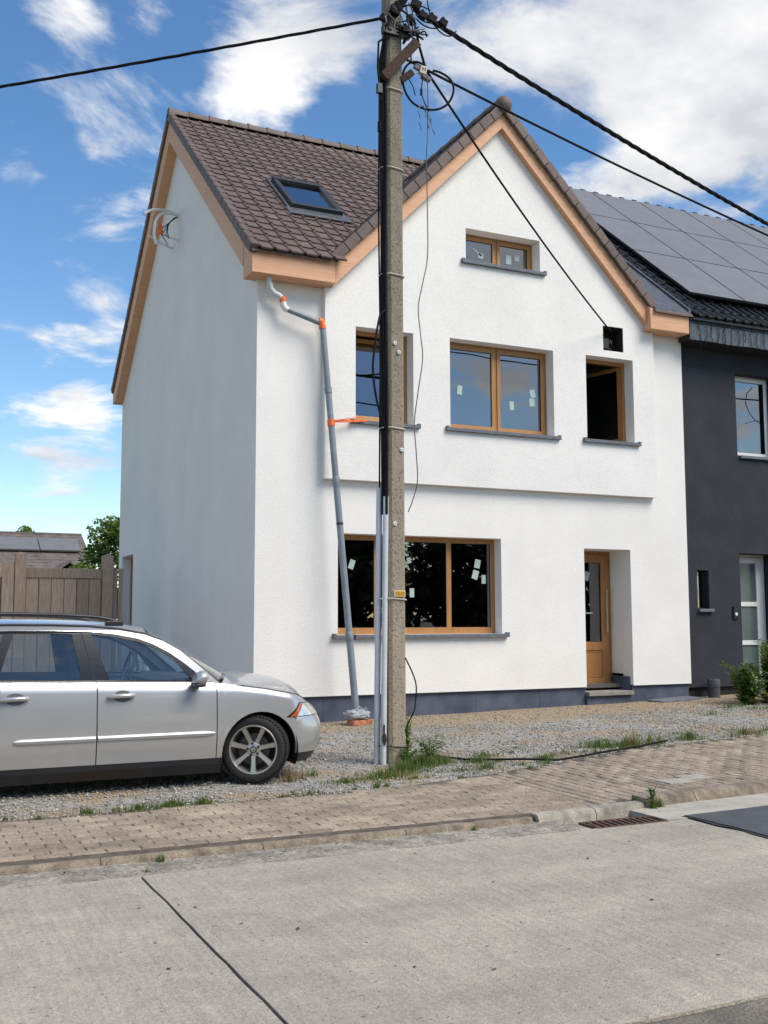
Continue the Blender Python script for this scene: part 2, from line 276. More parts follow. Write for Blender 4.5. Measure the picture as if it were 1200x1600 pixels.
# ---------------------------------------------------------------- mesh helpers
class MB:
    """collects faces, then links them as one mesh object"""
    def __init__(s): s.v = []; s.f = []
    def add(s, vs, fs):
        o = len(s.v); s.v += [tuple(p) for p in vs]; s.f += [tuple(i + o for i in f) for f in fs]; return s
    def box(s, x0, x1, y0, y1, z0, z1):
        return s.add([(x0, y0, z0), (x1, y0, z0), (x1, y1, z0), (x0, y1, z0), (x0, y0, z1), (x1, y0, z1), (x1, y1, z1), (x0, y1, z1)],
                     [(0, 3, 2, 1), (4, 5, 6, 7), (0, 1, 5, 4), (1, 2, 6, 5), (2, 3, 7, 6), (3, 0, 4, 7)])
    def obox(s, c, ax, ay, az):   # oriented box: centre, half vectors
        c, ax, ay, az = map(Vector, (c, ax, ay, az))
        vs = [c + ax * i + ay * j + az * k for k in (-1, 1) for (i, j) in ((-1, -1), (1, -1), (1, 1), (-1, 1))]
        return s.add(vs, [(0, 3, 2, 1), (4, 5, 6, 7), (0, 1, 5, 4), (1, 2, 6, 5), (2, 3, 7, 6), (3, 0, 4, 7)])
    def prism(s, outer, holes, a0, a1, axis):
        """polygon with holes extruded along axis ('x': polygon in (y,z); 'y': (x,z); 'z': (x,y))"""
        loops = [outer] + list(holes)
        def P(p, a): return {'x': (a, p[0], p[1]), 'y': (p[0], a, p[1]), 'z': (p[0], p[1], a)}[axis]
        tris = tessellate_polygon([[Vector((p[0], p[1], 0)) for p in l] for l in loops])
        flat = [p for l in loops for p in l]; n = len(flat)
        vs = [P(p, a0) for p in flat] + [P(p, a1) for p in flat]
        fs = []
        for t in tris:
            a, b, c = (Vector((*flat[i], 0)) for i in t)
            ccw = (b - a).cross(c - a).z > 0
            if axis == 'y': ccw = not ccw
            t = t if ccw else (t[0], t[2], t[1])      # t faces +axis
            fs.append((t[0], t[2], t[1])); fs.append(tuple(i + n for i in t))
        o = 0
        for l in loops:
            k = len(l)
            for i in range(k):
                j = (i + 1) % k; fs.append((o + i, o + j, o + j + n, o + i + n))
            o += k
        return s.add(vs, fs)
    def tube(s, pts, r, seg=8, caps=True):
        pts = [Vector(p) for p in pts]; n = len(pts); rr = r if isinstance(r, (list, tuple)) else [r] * n
        t0 = (pts[1] - pts[0]).normalized(); nrm = t0.orthogonal().normalized(); vs = []; fs = []
        for i, p in enumerate(pts):
            t = ((pts[min(i + 1, n - 1)] - pts[i]).normalized() + (pts[i] - pts[max(i - 1, 0)]).normalized())
            t = t.normalized() if t.length > 1e-6 else t0
            nrm = (nrm - t * nrm.dot(t)); nrm = nrm.normalized() if nrm.length > 1e-6 else t.orthogonal().normalized()
            bn = t.cross(nrm)
            for k in range(seg):
                a = 2 * math.pi * k / seg; vs.append(p + (nrm * math.cos(a) + bn * math.sin(a)) * rr[i])
        for i in range(n - 1):
            for k in range(seg):
                k2 = (k + 1) % seg; fs.append((i * seg + k, i * seg + k2, (i + 1) * seg + k2, (i + 1) * seg + k))
        if caps: fs.append(tuple(range(seg - 1, -1, -1))); fs.append(tuple((n - 1) * seg + k for k in range(seg)))
        return s.add(vs, fs)
    def lathe(s, prof, seg=32, axis='z', centre=(0, 0, 0)):
        """prof: list of (r, h)"""
        vs = []; fs = []; n = len(prof); cx, cy, cz = centre
        for r, h in prof:
            for k in range(seg):
                a = 2 * math.pi * k / seg; c, d = r * math.cos(a), r * math.sin(a)
                vs.append({'z': (cx + c, cy + d, cz + h), 'y': (cx + c, cy + h, cz + d), 'x': (cx + h, cy + c, cz + d)}[axis])
        for i in range(n - 1):
            for k in range(seg):
                k2 = (k + 1) % seg; fs.append((i * seg + k, i * seg + k2, (i + 1) * seg + k2, (i + 1) * seg + k))
        return s.add(vs, fs)
    def mesh(s, name, smooth=None):
        me = bpy.data.meshes.new(name); me.from_pydata(s.v, [], s.f); me.update()
        if smooth is not None:
            bm = bmesh.new(); bm.from_mesh(me); bmesh.ops.recalc_face_normals(bm, faces=bm.faces)
            for f in bm.faces: f.smooth = True
            for e in bm.edges:
                if len(e.link_faces) == 2 and e.calc_face_angle(0) > smooth: e.smooth = False
            bm.to_mesh(me); bm.free()
        return me
    def build(s, name, m, parent=None, smooth=None, bevel=0.0):
        me = s.mesh(name, smooth)
        return link(name, me, m, parent, bevel)

def link(name, me, m, parent=None, bevel=0.0):
    if m is not None and not me.materials: me.materials.append(M[m] if isinstance(m, str) else m)
    o = bpy.data.objects.new(name, me); COL.objects.link(o); o.parent = parent
    if bevel:
        md = o.modifiers.new('bevel', 'BEVEL'); md.width = bevel; md.segments = 2; md.limit_method = 'ANGLE'
    return o

def tag(o, label=None, cat=None, group=None, kind=None):
    if label: o['label'] = label
    if cat: o['category'] = cat
    if group: o['group'] = group
    if kind: o['kind'] = kind
    return o

def thing(name, label, cat, loc=(0, 0, 0), group=None):
    o = bpy.data.objects.new(name, None); COL.objects.link(o); o.location = loc; o.empty_display_size = 0.2
    return tag(o, label, cat, group)

def keep_world(o, root):
    """parent o (built in world coordinates) to an Empty that is only moved, not turned"""
    o.parent = root; o.matrix_parent_inverse = Matrix.Translation(-Vector(root.location)); return o

def inst_arrays(base_v, base_f, mats, name, m, parent=None, shade=None, smooth=False):
    """many copies of one small mesh joined into ONE mesh; mats: array (n,3,4)"""
    bv = np.array(base_v, float); nv = len(bv); mats = np.asarray(mats); n = len(mats)
    V = np.einsum('nij,vj->nvi', mats[:, :, :3], bv) + mats[:, None, :, 3]
    me = bpy.data.meshes.new(name)
    lens = [len(f) for f in base_f]; flat = np.array([i for f in base_f for i in f])
    loops = (flat[None, :] + (np.arange(n) * nv)[:, None]).ravel()
    me.vertices.add(n * nv); me.vertices.foreach_set('co', V.ravel())
    me.loops.add(len(loops)); me.loops.foreach_set('vertex_index', loops.astype(np.int32))
    tot = np.tile(lens, n); st = np.concatenate([[0], np.cumsum(tot)[:-1]])
    me.polygons.add(len(tot)); me.polygons.foreach_set('loop_start', st.astype(np.int32)); me.polygons.foreach_set('loop_total', tot.astype(np.int32))
    me.update(calc_edges=True); me.validate()
    if shade is not None:
        at = me.attributes.new('shade', 'FLOAT', 'POINT'); at.data.foreach_set('value', np.repeat(np.asarray(shade, float), nv))
    if smooth: me.polygons.foreach_set('use_smooth', np.ones(len(tot), bool))
    return link(name, me, m, parent)

def gz(x, y):
    """height of the yard: level at the pavement, rising a little to the right along the house"""
    t = min(1, max(0, (y + 5.0) / 4.0)); t = t * t * (3 - 2 * t)
    return t * max(-0.10, min(0.10, -0.05 + 0.017 * x))

# ================================================================ SETTING
def px_of(P):
    d = Vector(P) - CAM_POS; z = d.dot(fw)
    if z < 0.1: return None
    return 600 + 1646.5 * d.dot(rt) / z, 800 - 1646.5 * d.dot(up) / z, z
def in_view(P, m=0):
    q = px_of(P); return q is not None and -m < q[0] < 1200 + m and -m < q[1] < 1600 + m

def lerp_table(t, x):
    if x <= t[0][0]: return t[0][1]
    for (a, b), (c, d) in zip(t, t[1:]):
        if x <= c: return b + (d - b) * (x - a) / (c - a)
    return t[-1][1]
BACK = [(-20, -6.05), (-4, -6.10), (-2.5, -6.07), (-0.5, -5.92), (0.7, -5.54), (2.84, -4.70), (5.1, -4.27), (9, -3.95), (14, -3.8)]
KERB = [(-20, -7.60), (-0.35, -7.58), (0.2, -7.55), (0.98, -7.45), (2.1, -7.36), (5.0, -7.2), (14, -7.0)]
def back_edge(x): return lerp_table(BACK, x)
def kerb_y(x): return lerp_table(KERB, x)
ROAD_Z = -0.03

def build_ground():
    mb = MB(); mb.add([(-400, -400, -0.30), (400, -400, -0.30), (400, 400, -0.30), (-400, 400, -0.30)], [(0, 1, 2, 3)])
    tag(mb.build('ground', 'earth'), kind='structure')
    # yard of crushed stone round the house
    xs = np.arange(-16, 14.01, 0.25); ys = np.arange(-7.4, 14.01, 0.25); mb = MB(); vs = []; nx = len(xs)
    for y in ys:
        for x in xs:
            z = gz(x, y) - 0.012 + 0.012 * mnoise.noise(Vector((x * 1.3, y * 1.3, 0)))
            if y < back_edge(x) - 0.1: z = -0.075
            vs.append((x, y, z))
    fs = [(j * nx + i, j * nx + i + 1, (j + 1) * nx + i + 1, (j + 1) * nx + i) for j in range(len(ys) - 1) for i in range(nx - 1)]
    yard = mb.add(vs, fs).build('gravel_yard', 'yard', smooth=3); tag(yard, kind='structure')
    # loose stones on it
    ico = [(1, 0, 0), (-1, 0, 0), (0, 1, 0), (0, -1, 0), (0, 0, 1), (0, 0, -1)]
    icf = [(0, 2, 4), (2, 1, 4), (1, 3, 4), (3, 0, 4), (2, 0, 5), (1, 2, 5), (3, 1, 5), (0, 3, 5)]
    mats = []; sh = []
    while len(mats) < 42000:
        x = rng.uniform(-5.2, 8.5); y = rng.uniform(-6.4, -0.1)
        if y < back_edge(x) - 0.12 * rng.random(): continue
        sandy = mnoise.noise(Vector((x * 0.9, y * 0.9, 3))) + max(0, (y + 1.6) * 0.6)
        if sandy > 0.02 and rng.random() < 0.72: continue
        if not in_view((x, y, 0), 40): continue
        s = 0.004 + 0.012 * rng.random() ** 3.5
        a, b2 = rng.uniform(0, 6.28), rng.uniform(-0.6, 0.6)
        Rm = (Matrix.Rotation(a, 3, 'Z') @ Matrix.Rotation(b2, 3, 'X') @ Matrix.Diagonal((s * rng.uniform(.8, 1.6), s * rng.uniform(.7, 1.2), s * rng.uniform(.5, .9))))
        mats.append(np.hstack([np.array(Rm), [[x], [y], [gz(x, y) - 0.004 + 0.012 * mnoise.noise(Vector((x * 1.3, y * 1.3, 0)))]]]))
        sh.append(float(np.clip(rng.normal(1.0, 0.32), 0.35, 1.9)))
    tag(inst_arrays(ico, icf, np.array(mats), 'gravel', 'stone', shade=sh), 'loose grey crushed stone strewn over the front yard', 'gravel', kind='stuff')

def build_road():
    road = tag(MB().box(-60, 60, -15.0, -7.70, -0.29, -0.20).build('road', 'asphalt'), kind='structure')
    slabs = [(-13.3, -8.3), (-8.3, -3.255), (-3.245, 0.675)]
    def slab(x0, x1, y0, y1, z, m, name, jag=0.0, j1=0.0):
        n = max(2, int((x1 - x0) / 0.12)); mb = MB(); k = int(max(2, (y1 - y0) / 0.15))
        def jit(a, b, amp): return amp * mnoise.noise(Vector((a * 3.1, b * 3.1, 5))) + amp * 0.5 * mnoise.noise(Vector((a * 11, b * 11, 9)))
        top = [(x0 + (x1 - x0) * i / n, y1 + jit(i * 0.12, 0, jag)) for i in range(n + 1)]
        bot = [(x1 - (x1 - x0) * i / n, y0 + jit(i * 0.12, 7, 0.012)) for i in range(n + 1)]
        right = [(x1 + jit(3, i * 0.15, j1), y1 - (y1 - y0) * i / k) for i in range(1, k)]
        left = [(x0 + jit(3, (k - i) * 0.15, 0.006), y0 + (y1 - y0) * i / k) for i in range(1, k)]
        poly = top + right + bot + left
        mb.prism(poly[::-1], [], -0.27, z, 'z')
        return mb.build(name, m, road)
    for a, b in slabs: slab(a + 0.003, b - 0.003, -10.87, -7.955, ROAD_Z, 'concrete_slab', 'concrete_slab', 0.03, 0.008 if b < 0 else 0.05)
    for a, b in [(-14, -9.6), (-9.59, -4.7), (-4.69, 0.3), (0.31, 5.4), (5.41, 10)]:
        slab(a, b, -14.6, -10.885, ROAD_Z - 0.012, 'concrete_old', 'concrete_slab', 0.035)
    # joint filler, a dark tarry bed just below the slabs
    MB().box(-14, 1.0, -10.90, -7.93, -0.21, ROAD_Z - 0.014).build('joint_filler', 'tar', road)
    # asphalt carriageway beyond the slabs, with its tarred lip
    n = 26; edge = [(0.70 + 0.05 * mnoise.noise(Vector((3, (n - i) * 0.15, 5))) + 0.03 * mnoise.noise(Vector((1, i * 0.5, 2))), -10.87 + i * (2.99 / n)) for i in range(n + 1)]
    poly = edge + [(1.2, -7.86), (2.5, -7.78), (5, -7.62), (60, -7.5), (60, -10.87)]
    MB().prism(poly, [], -0.2, ROAD_Z + 0.012, 'z').build('asphalt_surface', 'asphalt', road)
    MB().prism([(x + 0.0, y) for x, y in edge] + [(x - 0.03 - 0.012 * math.sin(i * 1.7), y) for i, (x, y) in reversed(list(enumerate(edge)))], [], -0.2, ROAD_Z + 0.006, 'z').build('tar_seal', 'tar', road)
    # gutter strips between road and kerb
    def strip(x0, x1, y0, y1f, z, m, name):
        n = int((x1 - x0) / 0.1); 
        lo = [(x0 + (x1 - x0) * i / n, y0 + 0.012 * mnoise.noise(Vector((i * 0.7, 1, 1)))) for i in range(n + 1)]
        hi = [(x1 - (x1 - x0) * i / n, y1f(x1 - (x1 - x0) * i / n)) for i in range(n + 1)]
        MB().prism(lo + hi, [], -0.25, z, 'z').build(name, m, road)
    strip(-14, -0.145, -7.985, lambda x: kerb_y(x) + 0.06, ROAD_Z - 0.006, 'gutter', 'gutter_strip')
    strip(0.50, 9, -7.94, lambda x: kerb_y(x) + 0.06, ROAD_Z + 0.005, 'gutter_pale', 'gutter_strip')
    return road

def build_grate():
    t = thing('drain_grate', 'rusty iron drain grate in the gutter below the pale kerb stone', 'drain grate', (0.18, -7.82, ROAD_Z))
    def add(mb, n, m='grate'): keep_world(mb.build(n, m), t)
    x0, x1, y0, y1 = -0.125, 0.485, -7.965, -7.735; z = ROAD_Z + 0.004
    fr = MB()
    for b in ((x0, x1, y0, y0 + .022), (x0, x1, y1 - .022, y1), (x0, x0 + .022, y0 + .022, y1 - .022), (x1 - .022, x1, y0 + .022, y1 - .022)): fr.box(*b, -0.2, z)
    add(fr, 'frame')
    for i in range(11):
        x = x0 + 0.05 + i * 0.055; add(MB().obox((x, (y0 + y1) / 2, z - 0.012), (0.012, 0, 0), (0.012, (y1 - y0) / 2 - 0.02, 0), (0, 0, 0.012)), 'bar')
    add(MB().box(x0, x1, y0, y1, -0.205, -0.2), 'pit', 'black_gap')

def build_kerb_and_pavement():
    kerb = tag(MB().box(-20, 14, -7.545, -7.50, -0.2, -0.09).build('kerb', 'sand'), kind='structure')
    def stone(x0, x1, w, z, m, drop=0.02, r=0.02):
        y0, y1 = kerb_y(x0), kerb_y(x1); p = []
        sec = [(0, -0.20), (0, z - drop - r), (r, z - drop * .3), (w * .5, z), (w, z - 0.002), (w, -0.2)]
        n = 6; mb = MB(); vs = []; fs = []
        for i in range(n + 1):
            x = x0 + (x1 - x0) * i / n
            for a, b in sec: vs.append((x, kerb_y(x) + a + 0.006 * mnoise.noise(Vector((x * 5, a * 9, 3))), b + 0.006 * mnoise.noise(Vector((x * 6, a * 20, 7)))))
        k = len(sec)
        for i in range(n):
            for j in range(k - 1): fs.append((i * k + j, (i + 1) * k + j, (i + 1) * k + j + 1, i * k + j + 1))
        fs += [tuple(range(k)), tuple(n * k + j for j in reversed(range(k)))]
        return mb.add(vs, fs).build('kerb_stone', m, kerb, smooth=0.7)
    x = -13.4
    while x < -0.5: stone(x, min(x + 0.995, -0.36), 0.06, 0.003, 'kerb_dirt', 0.008, 0.012); x += 1.0
    stone(-0.35, 0.165, 0.11, 0.014, 'kerb'); stone(0.172, 0.66, 0.115, 0.016, 'kerb')
    x = 0.668
    for L_ in (0.55, 1.0, 1.0, 1.0, 1.0, 1.0, 1.0, 1.0): stone(x, x + L_ - 0.008, 0.17, 0.05, 'kerb_brown', 0.03, 0.035); x += L_
    # pavement: bed plus pavers
    def kw(x): return 0.095 if x < -0.35 else (0.12 if x < 0.66 else 0.178)
    xs = [(-14 + 0.5 * i) for i in range(57)]
    poly = [(x, kerb_y(x) + 0.05) for x in xs] + [(x, back_edge(x) + 0.05) for x in reversed(xs)]
    pav = tag(MB().prism(poly, [], -0.2, -0.003, 'z').build('pavement', 'sand'), kind='structure')
    bv = []; L_, W_, H_ = 0.5, 0.5, 1.0
    ch = 0.03
    def paver_mesh(lx, ly, name):
        hx, hy, c = lx / 2, ly / 2, 0.006
        v = [(-hx, -hy, -0.05), (hx, -hy, -0.05), (hx, hy, -0.05), (-hx, hy, -0.05), (-hx, -hy, -c), (hx, -hy, -c), (hx, hy, -c), (-hx, hy, -c),
             (-hx + c, -hy + c, 0), (hx - c, -hy + c, 0), (hx - c, hy - c, 0), (-hx + c, hy - c, 0)]
        f = [(0, 1, 5, 4), (1, 2, 6, 5), (2, 3, 7, 6), (3, 0, 4, 7), (4, 5, 9, 8), (5, 6, 10, 9), (6, 7, 11, 10), (7, 4, 8, 11), (8, 9, 10, 11)]
        return v, f
    spots = []
    # courses along the street on the left
    k = 0; y = -7.455
    while y < -5.2:
        x = -9.0 + (0.105 if k % 2 else 0)
        while x < 0.249:
            if y > kerb_y(x) + kw(x) + 0.04 and y < back_edge(x) - 0.02 + 0.06 * mnoise.noise(Vector((x * 2, 0, 0))): spots.append((x, y, 0))
            x += 0.21
        xh = x - 0.105 + 0.052
        if xh + 0.05 < 0.352 and kerb_y(xh) + kw(xh) + 0.04 < y < back_edge(xh) - 0.02: spots.append((xh, y, 2))
        y += 0.105; k += 1
    # courses across the pavement on the right
    k = 0; x = 0.40
    while x < 9.5:
        y = -7.5 + (0.105 if k % 2 else 0)
        while y < -3.7:
            if y > kerb_y(x) + kw(x) + 0.10 and y < back_edge(x) - 0.05 + 0.08 * mnoise.noise(Vector((x * 2, 4, 0))): spots.append((x, y, 1))
            y += 0.21
        x += 0.105; k += 1
    va, fa = paver_mesh(0.2060, 0.0915, 'a'); vb, fb = paver_mesh(0.0915, 0.2060, 'b')
    vc, fc = paver_mesh(0.100, 0.0915, 'c')
    me = {}
    for key, (v, f) in (('a', (va, fa)), ('b', (vb, fb)), ('c', (vc, fc))):
        for m_ in ('paver', 'paver_pale'):
            mm = bpy.data.meshes.new('paver'); mm.from_pydata(v, [], f); mm.materials.append(M[m_]); me[key, m_] = mm
    def place(x, y):
        r = random.Random(int(x * 971 + y * 7919)); return 0.003 * mnoise.noise(Vector((x * 1.1, y * 1.1, 0))) + r.uniform(-0.0025, 0.0025) + 0.004, r.uniform(-0.03, 0.03), r.uniform(-0.015, 0.015), r.uniform(-0.02, 0.02)
    vis = [s for s in spots if in_view((s[0], s[1], 0), 10)]
    vis.sort(key=lambda s: (Vector((s[0], s[1], 0)) - CAM_POS).length)
    single = set(vis[:300]); rest = [s for s in spots if s not in single]
    for s in vis[:300]:
        z, a, b, c = place(*s[:2]); pale = s[2] == 1 and abs(s[0] - 2.05) < 0.12 and -6.75 < s[1] < -6.3
        o = bpy.data.objects.new('paver', me['abc'[s[2]], 'paver_pale' if pale else 'paver']); COL.objects.link(o)
        o.location = (s[0], s[1], z); o.rotation_euler = (a, b, c); o.parent = pav
    for key, (v, f) in ((0, (va, fa)), (1, (vb, fb)), (2, (vc, fc))):
        ms = []
        for s in rest:
            if s[2] != key: continue
            z, a, b, c = place(*s[:2]); mt = Matrix.Translation((s[0], s[1], z)) @ Matrix.Rotation(c, 4, 'Z') @ Matrix.Rotation(b, 4, 'Y') @ Matrix.Rotation(a, 4, 'X')
            ms.append(np.array(mt)[:3])
        if ms: tag(inst_arrays(v, f, ms, 'paver_field', 'paver', pav, shade=np.clip(rng.normal(1, .09, len(ms)), .75, 1.25)), kind='stuff')
    # two pale repair pavers
    for (x, y) in ((1.62, -6.72), (1.92, -6.60)):
        o = MB().box(-0.15, 0.15, -0.10, 0.10, -0.01, 0.014).build('paver', 'paver_pale', pav, bevel=0.004); o.location = (x, y, 0); o.rotation_euler = (0, 0, 0.02)

build_ground(); build_road(); build_grate(); build_kerb_and_pavement()

# ================================================================ WHITE HOUSE
HX0, HX1, HD = 0.0, 7.70, 9.63
ZB = 0.33
RIDGE_Y, RIDGE_Z, EAVE_Y, EAVE_Z = 4.80, 10.88, -0.36, 6.62
SLOPE = (RIDGE_Z - EAVE_Z) / (RIDGE_Y - EAVE_Y)
REAR_Y = 9.80
CGX, CGZ = 4.00, 9.64           # cross gable ridge
BAYX0, BAYX1, BAYZ, BAYY = 1.0, 7.0, 3.42, -0.11
WIN = {'left': (1.485, 2.435, 4.30, 5.71), 'mid': (3.064, 4.963, 4.31, 5.715), 'right': (5.601, 6.559, 4.315, 5.718), 'top': (3.364, 4.741, 6.985, 7.512),
       'vent': (5.961, 6.372, 5.835, 6.251), 'gf': (1.254, 4.002, 1.18, 2.647), 'door': (5.565, 6.492, 0.33, 2.538)}
def rect(x0, x1, z0, z1): return [(x0, z0), (x1, z0), (x1, z1), (x0, z1)]

def build_house():
    H = thing('white_house', 'white rendered detached house with brown tiled gabled roof and oak coloured windows', 'house', (3.85, 0, 0))
    def add(mb, n, m, par=None, **kw):
        o = mb.build(n, m, None, **kw)
        if par is None: keep_world(o, H)
        else: o.parent = par
        return o
    T = 0.26
    # walls --------------------------------------------------
    main = [(0, ZB), (WIN['door'][0], ZB), (WIN['door'][0], WIN['door'][3]), (WIN['door'][1], WIN['door'][3]), (WIN['door'][1], ZB), (HX1, ZB), (HX1, 6.5), (BAYX1, 6.5), (BAYX1, BAYZ), (BAYX0, BAYZ), (BAYX0, 6.5), (0, 6.5)]
    add(MB().prism(main, [rect(*WIN['gf'])], 0, T, 'y'), 'wall', 'render')
    bay = [(BAYX0, BAYZ), (BAYX1, BAYZ), (BAYX1, 6.46), (CGX, 9.45), (BAYX0, 6.46)]
    add(MB().prism(bay, [rect(*WIN[k]) for k in ('left', 'mid', 'right', 'top', 'vent')], BAYY, T, 'y'), 'bay_wall', 'render')
    side = [(T, ZB), (8.13, ZB), (8.13, 2.77), (9.27, 2.77), (9.27, ZB), (HD, ZB), (HD, 6.4), (RIDGE_Y, 10.55), (T, 6.6)]
    add(MB().prism(side, [], 0, T, 'x'), 'wall', 'render')
    add(MB().box(T, HX1, HD - T, HD, ZB, 6.4), 'wall', 'render')
    party = [(T, ZB), (HD - T, ZB), (HD - T, 6.5), (RIDGE_Y, 10.5), (T, 6.5)]
    add(MB().prism(party, [], HX1 - T, HX1 - 0.002, 'x'), 'wall', 'render')
    # door recess jambs behind the wall thickness
    d = WIN['door']
    add(MB().box(d[0] - 0.12, d[0], T + 0.002, 0.66, 0.20, d[3] + .12).box(d[1], d[1] + 0.12, T + 0.002, 0.66, 0.50, d[3] + .12).box(d[0] + .002, d[1] - .002, T + 0.002, 0.66, d[3], d[3] + 0.12), 'door_recess', 'render')
    # floors and inner partition: what the panes look into
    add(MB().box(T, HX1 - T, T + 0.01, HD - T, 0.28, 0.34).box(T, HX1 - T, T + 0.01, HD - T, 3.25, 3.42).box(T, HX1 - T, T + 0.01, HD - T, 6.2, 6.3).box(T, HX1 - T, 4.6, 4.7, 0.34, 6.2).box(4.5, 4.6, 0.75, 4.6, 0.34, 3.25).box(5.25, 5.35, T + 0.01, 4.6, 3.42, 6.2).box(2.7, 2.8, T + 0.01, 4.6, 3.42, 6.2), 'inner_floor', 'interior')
    # plinth of separate panels, set back a little under the render
    pl = add(MB().box(0.05, d[0] - 0.05, 0.075, 0.2, -0.2, ZB - 0.004).box(d[1] + 0.05, HX1 - 0.01, 0.075, 0.2, -0.2, ZB - 0.004).box(0.075, 0.2, 0.2, HD - 0.02, -0.2, ZB - 0.004), 'plinth', 'black_gap')
    xs = [0.04, 1.05, 2.30, 3.55, 4.70, d[0]]
    for a, b in zip(xs, xs[1:]): o = add(MB().box(a + .002, b - .002, 0.045, 0.074, -0.15, ZB - 0.006), 'plinth_panel', 'plinth', H, bevel=0.002); keep_world(o, H)
    for a, b in ((d[1], 6.85), (6.85, HX1 - 0.02)): o = add(MB().box(a + .002, b - .002, 0.045, 0.074, -0.15, ZB - 0.006), 'plinth_panel', 'plinth'); 
    add(MB().box(0.044, 0.07, 0.08, HD - .03, -0.15, ZB - 0.006), 'plinth_panel', 'plinth')
    add(MB().box(d[1] - 0.03, d[1] - 0.001, 0.08, 0.6, 0.14, ZB + 0.13), 'plinth_panel', 'plinth')
    # bead along the foot of the render
    add(MB().box(0.0, d[0], -0.006, 0.02, ZB - 0.012, ZB - 0.001).box(d[1], HX1, -0.006, 0.02, ZB - 0.012, ZB - 0.001), 'base_bead', 'white_pvc')
    # door step
    st = add(MB().box(d[0] + .003, d[1] - .034, -0.06, 0.62, 0.175, 0.238), 'door_step', 'step', bevel=0.006)
    add(MB().box(d[0] + .003, d[1] - .003, 0.0, 0.2, -0.1, 0.174), 'step_riser', 'plinth')
    # eaves and verge woodwork -------------------------------
    fy = -0.31; ry_ = -0.215
    add(MB().prism([(fy, 6.25), (fy, 6.595), (0.10, 6.90), (0.10, 6.252)], [], -0.18, 1.078, 'x'), 'eaves_box', 'fascia', bevel=0.003)
    add(MB().prism([(fy, 6.25), (fy, 6.595), (0.10, 6.90), (0.10, 6.252)], [], 6.80, 7.62, 'x'), 'eaves_box', 'fascia', bevel=0.003)
    for a, b in ((-0.20, 0.985), (6.86, 7.62)): add(MB().prism([(fy - 0.025, 6.585), (fy - 0.025, 6.612), (fy + 0.06, 6.632), (fy + 0.06, 6.61)], [], a, b, 'x'), 'gutter_lip', 'lead')
    def rake(xa, xb, za_t, za_b, zb_t, zb_b, cuts):
        pts = [0.0] + cuts + [1.0]
        for s, e in zip(pts, pts[1:]):
            s2, e2 = s + (0.0008 if s > 0 else 0), e - (0.0008 if e < 1 else 0)
            f = lambda t, a, b: a + (b - a) * t
            x0, x1 = f(s2, xa, xb), f(e2, xa, xb)
            poly = [(x0, f(s2, za_b, zb_b)), (x1, f(e2, za_b, zb_b)), (x1, f(e2, za_t, zb_t)), (x0, f(s2, za_t, zb_t))]
            if xb < xa: poly = poly[::-1]
            add(MB().prism(poly, [], ry_, BAYY + 0.002, 'y'), 'fascia_board', 'fascia', bevel=0.002)
    rake(1.08, CGX - 0.001, 6.60, 6.235, 9.54, 9.235, [0.30]); rake(6.92, CGX + 0.001, 6.60, 6.235, 9.54, 9.235, [0.30])
    zb = lambda y: RIDGE_Z - 0.56 - SLOPE * (RIDGE_Y - y)
    yb = RIDGE_Y - (RIDGE_Z - 0.56 - 6.252) / SLOPE
    for s, e in ((0, 0.46), (0.462, 1.0)):
        y0, y1 = yb + (RIDGE_Y - yb) * s, yb + (RIDGE_Y - yb) * e
        t0 = 6.90 if s == 0 else zb(y0) + 0.50
        poly = [(y0, zb(y0)), (y1, zb(y1)), (y1, zb(y1) + 0.50), ((0.102 if s == 0 else y0), t0)]
        if s == 0: poly = [(0.102, zb(0.102)), (y1, zb(y1)), (y1, zb(y1) + 0.50), (0.102, min(6.90, zb(0.102) + .5))]
        add(MB().prism(poly, [], -0.188, 0.001, 'x'), 'fascia_board', 'fascia')
    SR = (RIDGE_Z - 6.60) / (REAR_Y - RIDGE_Y)
    zr = lambda y: RIDGE_Z - 0.56 - SR * (y - RIDGE_Y)
    yr = RIDGE_Y + (RIDGE_Z - 0.56 - 6.25) / SR
    for s, e in ((0, 0.5), (0.502, 1.0)):
        y0, y1 = RIDGE_Y + .001 + (yr - RIDGE_Y) * s, RIDGE_Y + (yr - RIDGE_Y) * e
        add(MB().prism([(y0, zr(y0)), (y1, zr(y1)), (y1, zr(y1) + 0.5), (y0, zr(y0) + 0.5)], [], -0.188, 0.001, 'x'), 'fascia_board', 'fascia')
    add(MB().box(-0.19, HX1, yr + 0.001, REAR_Y - 0.02, 6.25, 6.58), 'eaves_box', 'fascia')
    # roof ----------------------------------------------------
    rf = [(EAVE_Y, EAVE_Z - 0.05), (RIDGE_Y, RIDGE_Z - 0.05), (REAR_Y, 6.58), (REAR_Y, 6.545), (RIDGE_Y, RIDGE_Z - 0.10), (EAVE_Y, EAVE_Z - 0.085)]
    yc = 0.30; zc_ = EAVE_Z + SLOPE * (yc - EAVE_Y)
    rfm = [(yc, zc_ - 0.05)] + rf[1:5] + [(yc, zc_ - 0.085)]
    roof = add(MB().prism(rf[::-1], [], -0.20, 0.99, 'x').prism(rfm[::-1], [], 0.99, 6.87, 'x').prism(rf[::-1], [], 6.87, HX1 - 0.03, 'x'), 'roof', 'tile')
    cg = [(CGX - 3.01, CGZ - 3.01 - 0.04), (CGX, CGZ - 0.04), (CGX + 3.01, CGZ - 3.01 - 0.04), (CGX + 3.01, CGZ - 3.01 - 0.075), (CGX, CGZ - 0.10), (CGX - 3.01, CGZ - 3.01 - 0.075)]
    add(MB().prism(cg[::-1], [], -0.22, 3.1, 'y'), 'roof_sheet', 'tile')
    roof_in = H
    # one interlocking tile: flat pan with a roll on its left edge; local x across, y up the slope, z out
    tw, tl = 0.225, 0.30
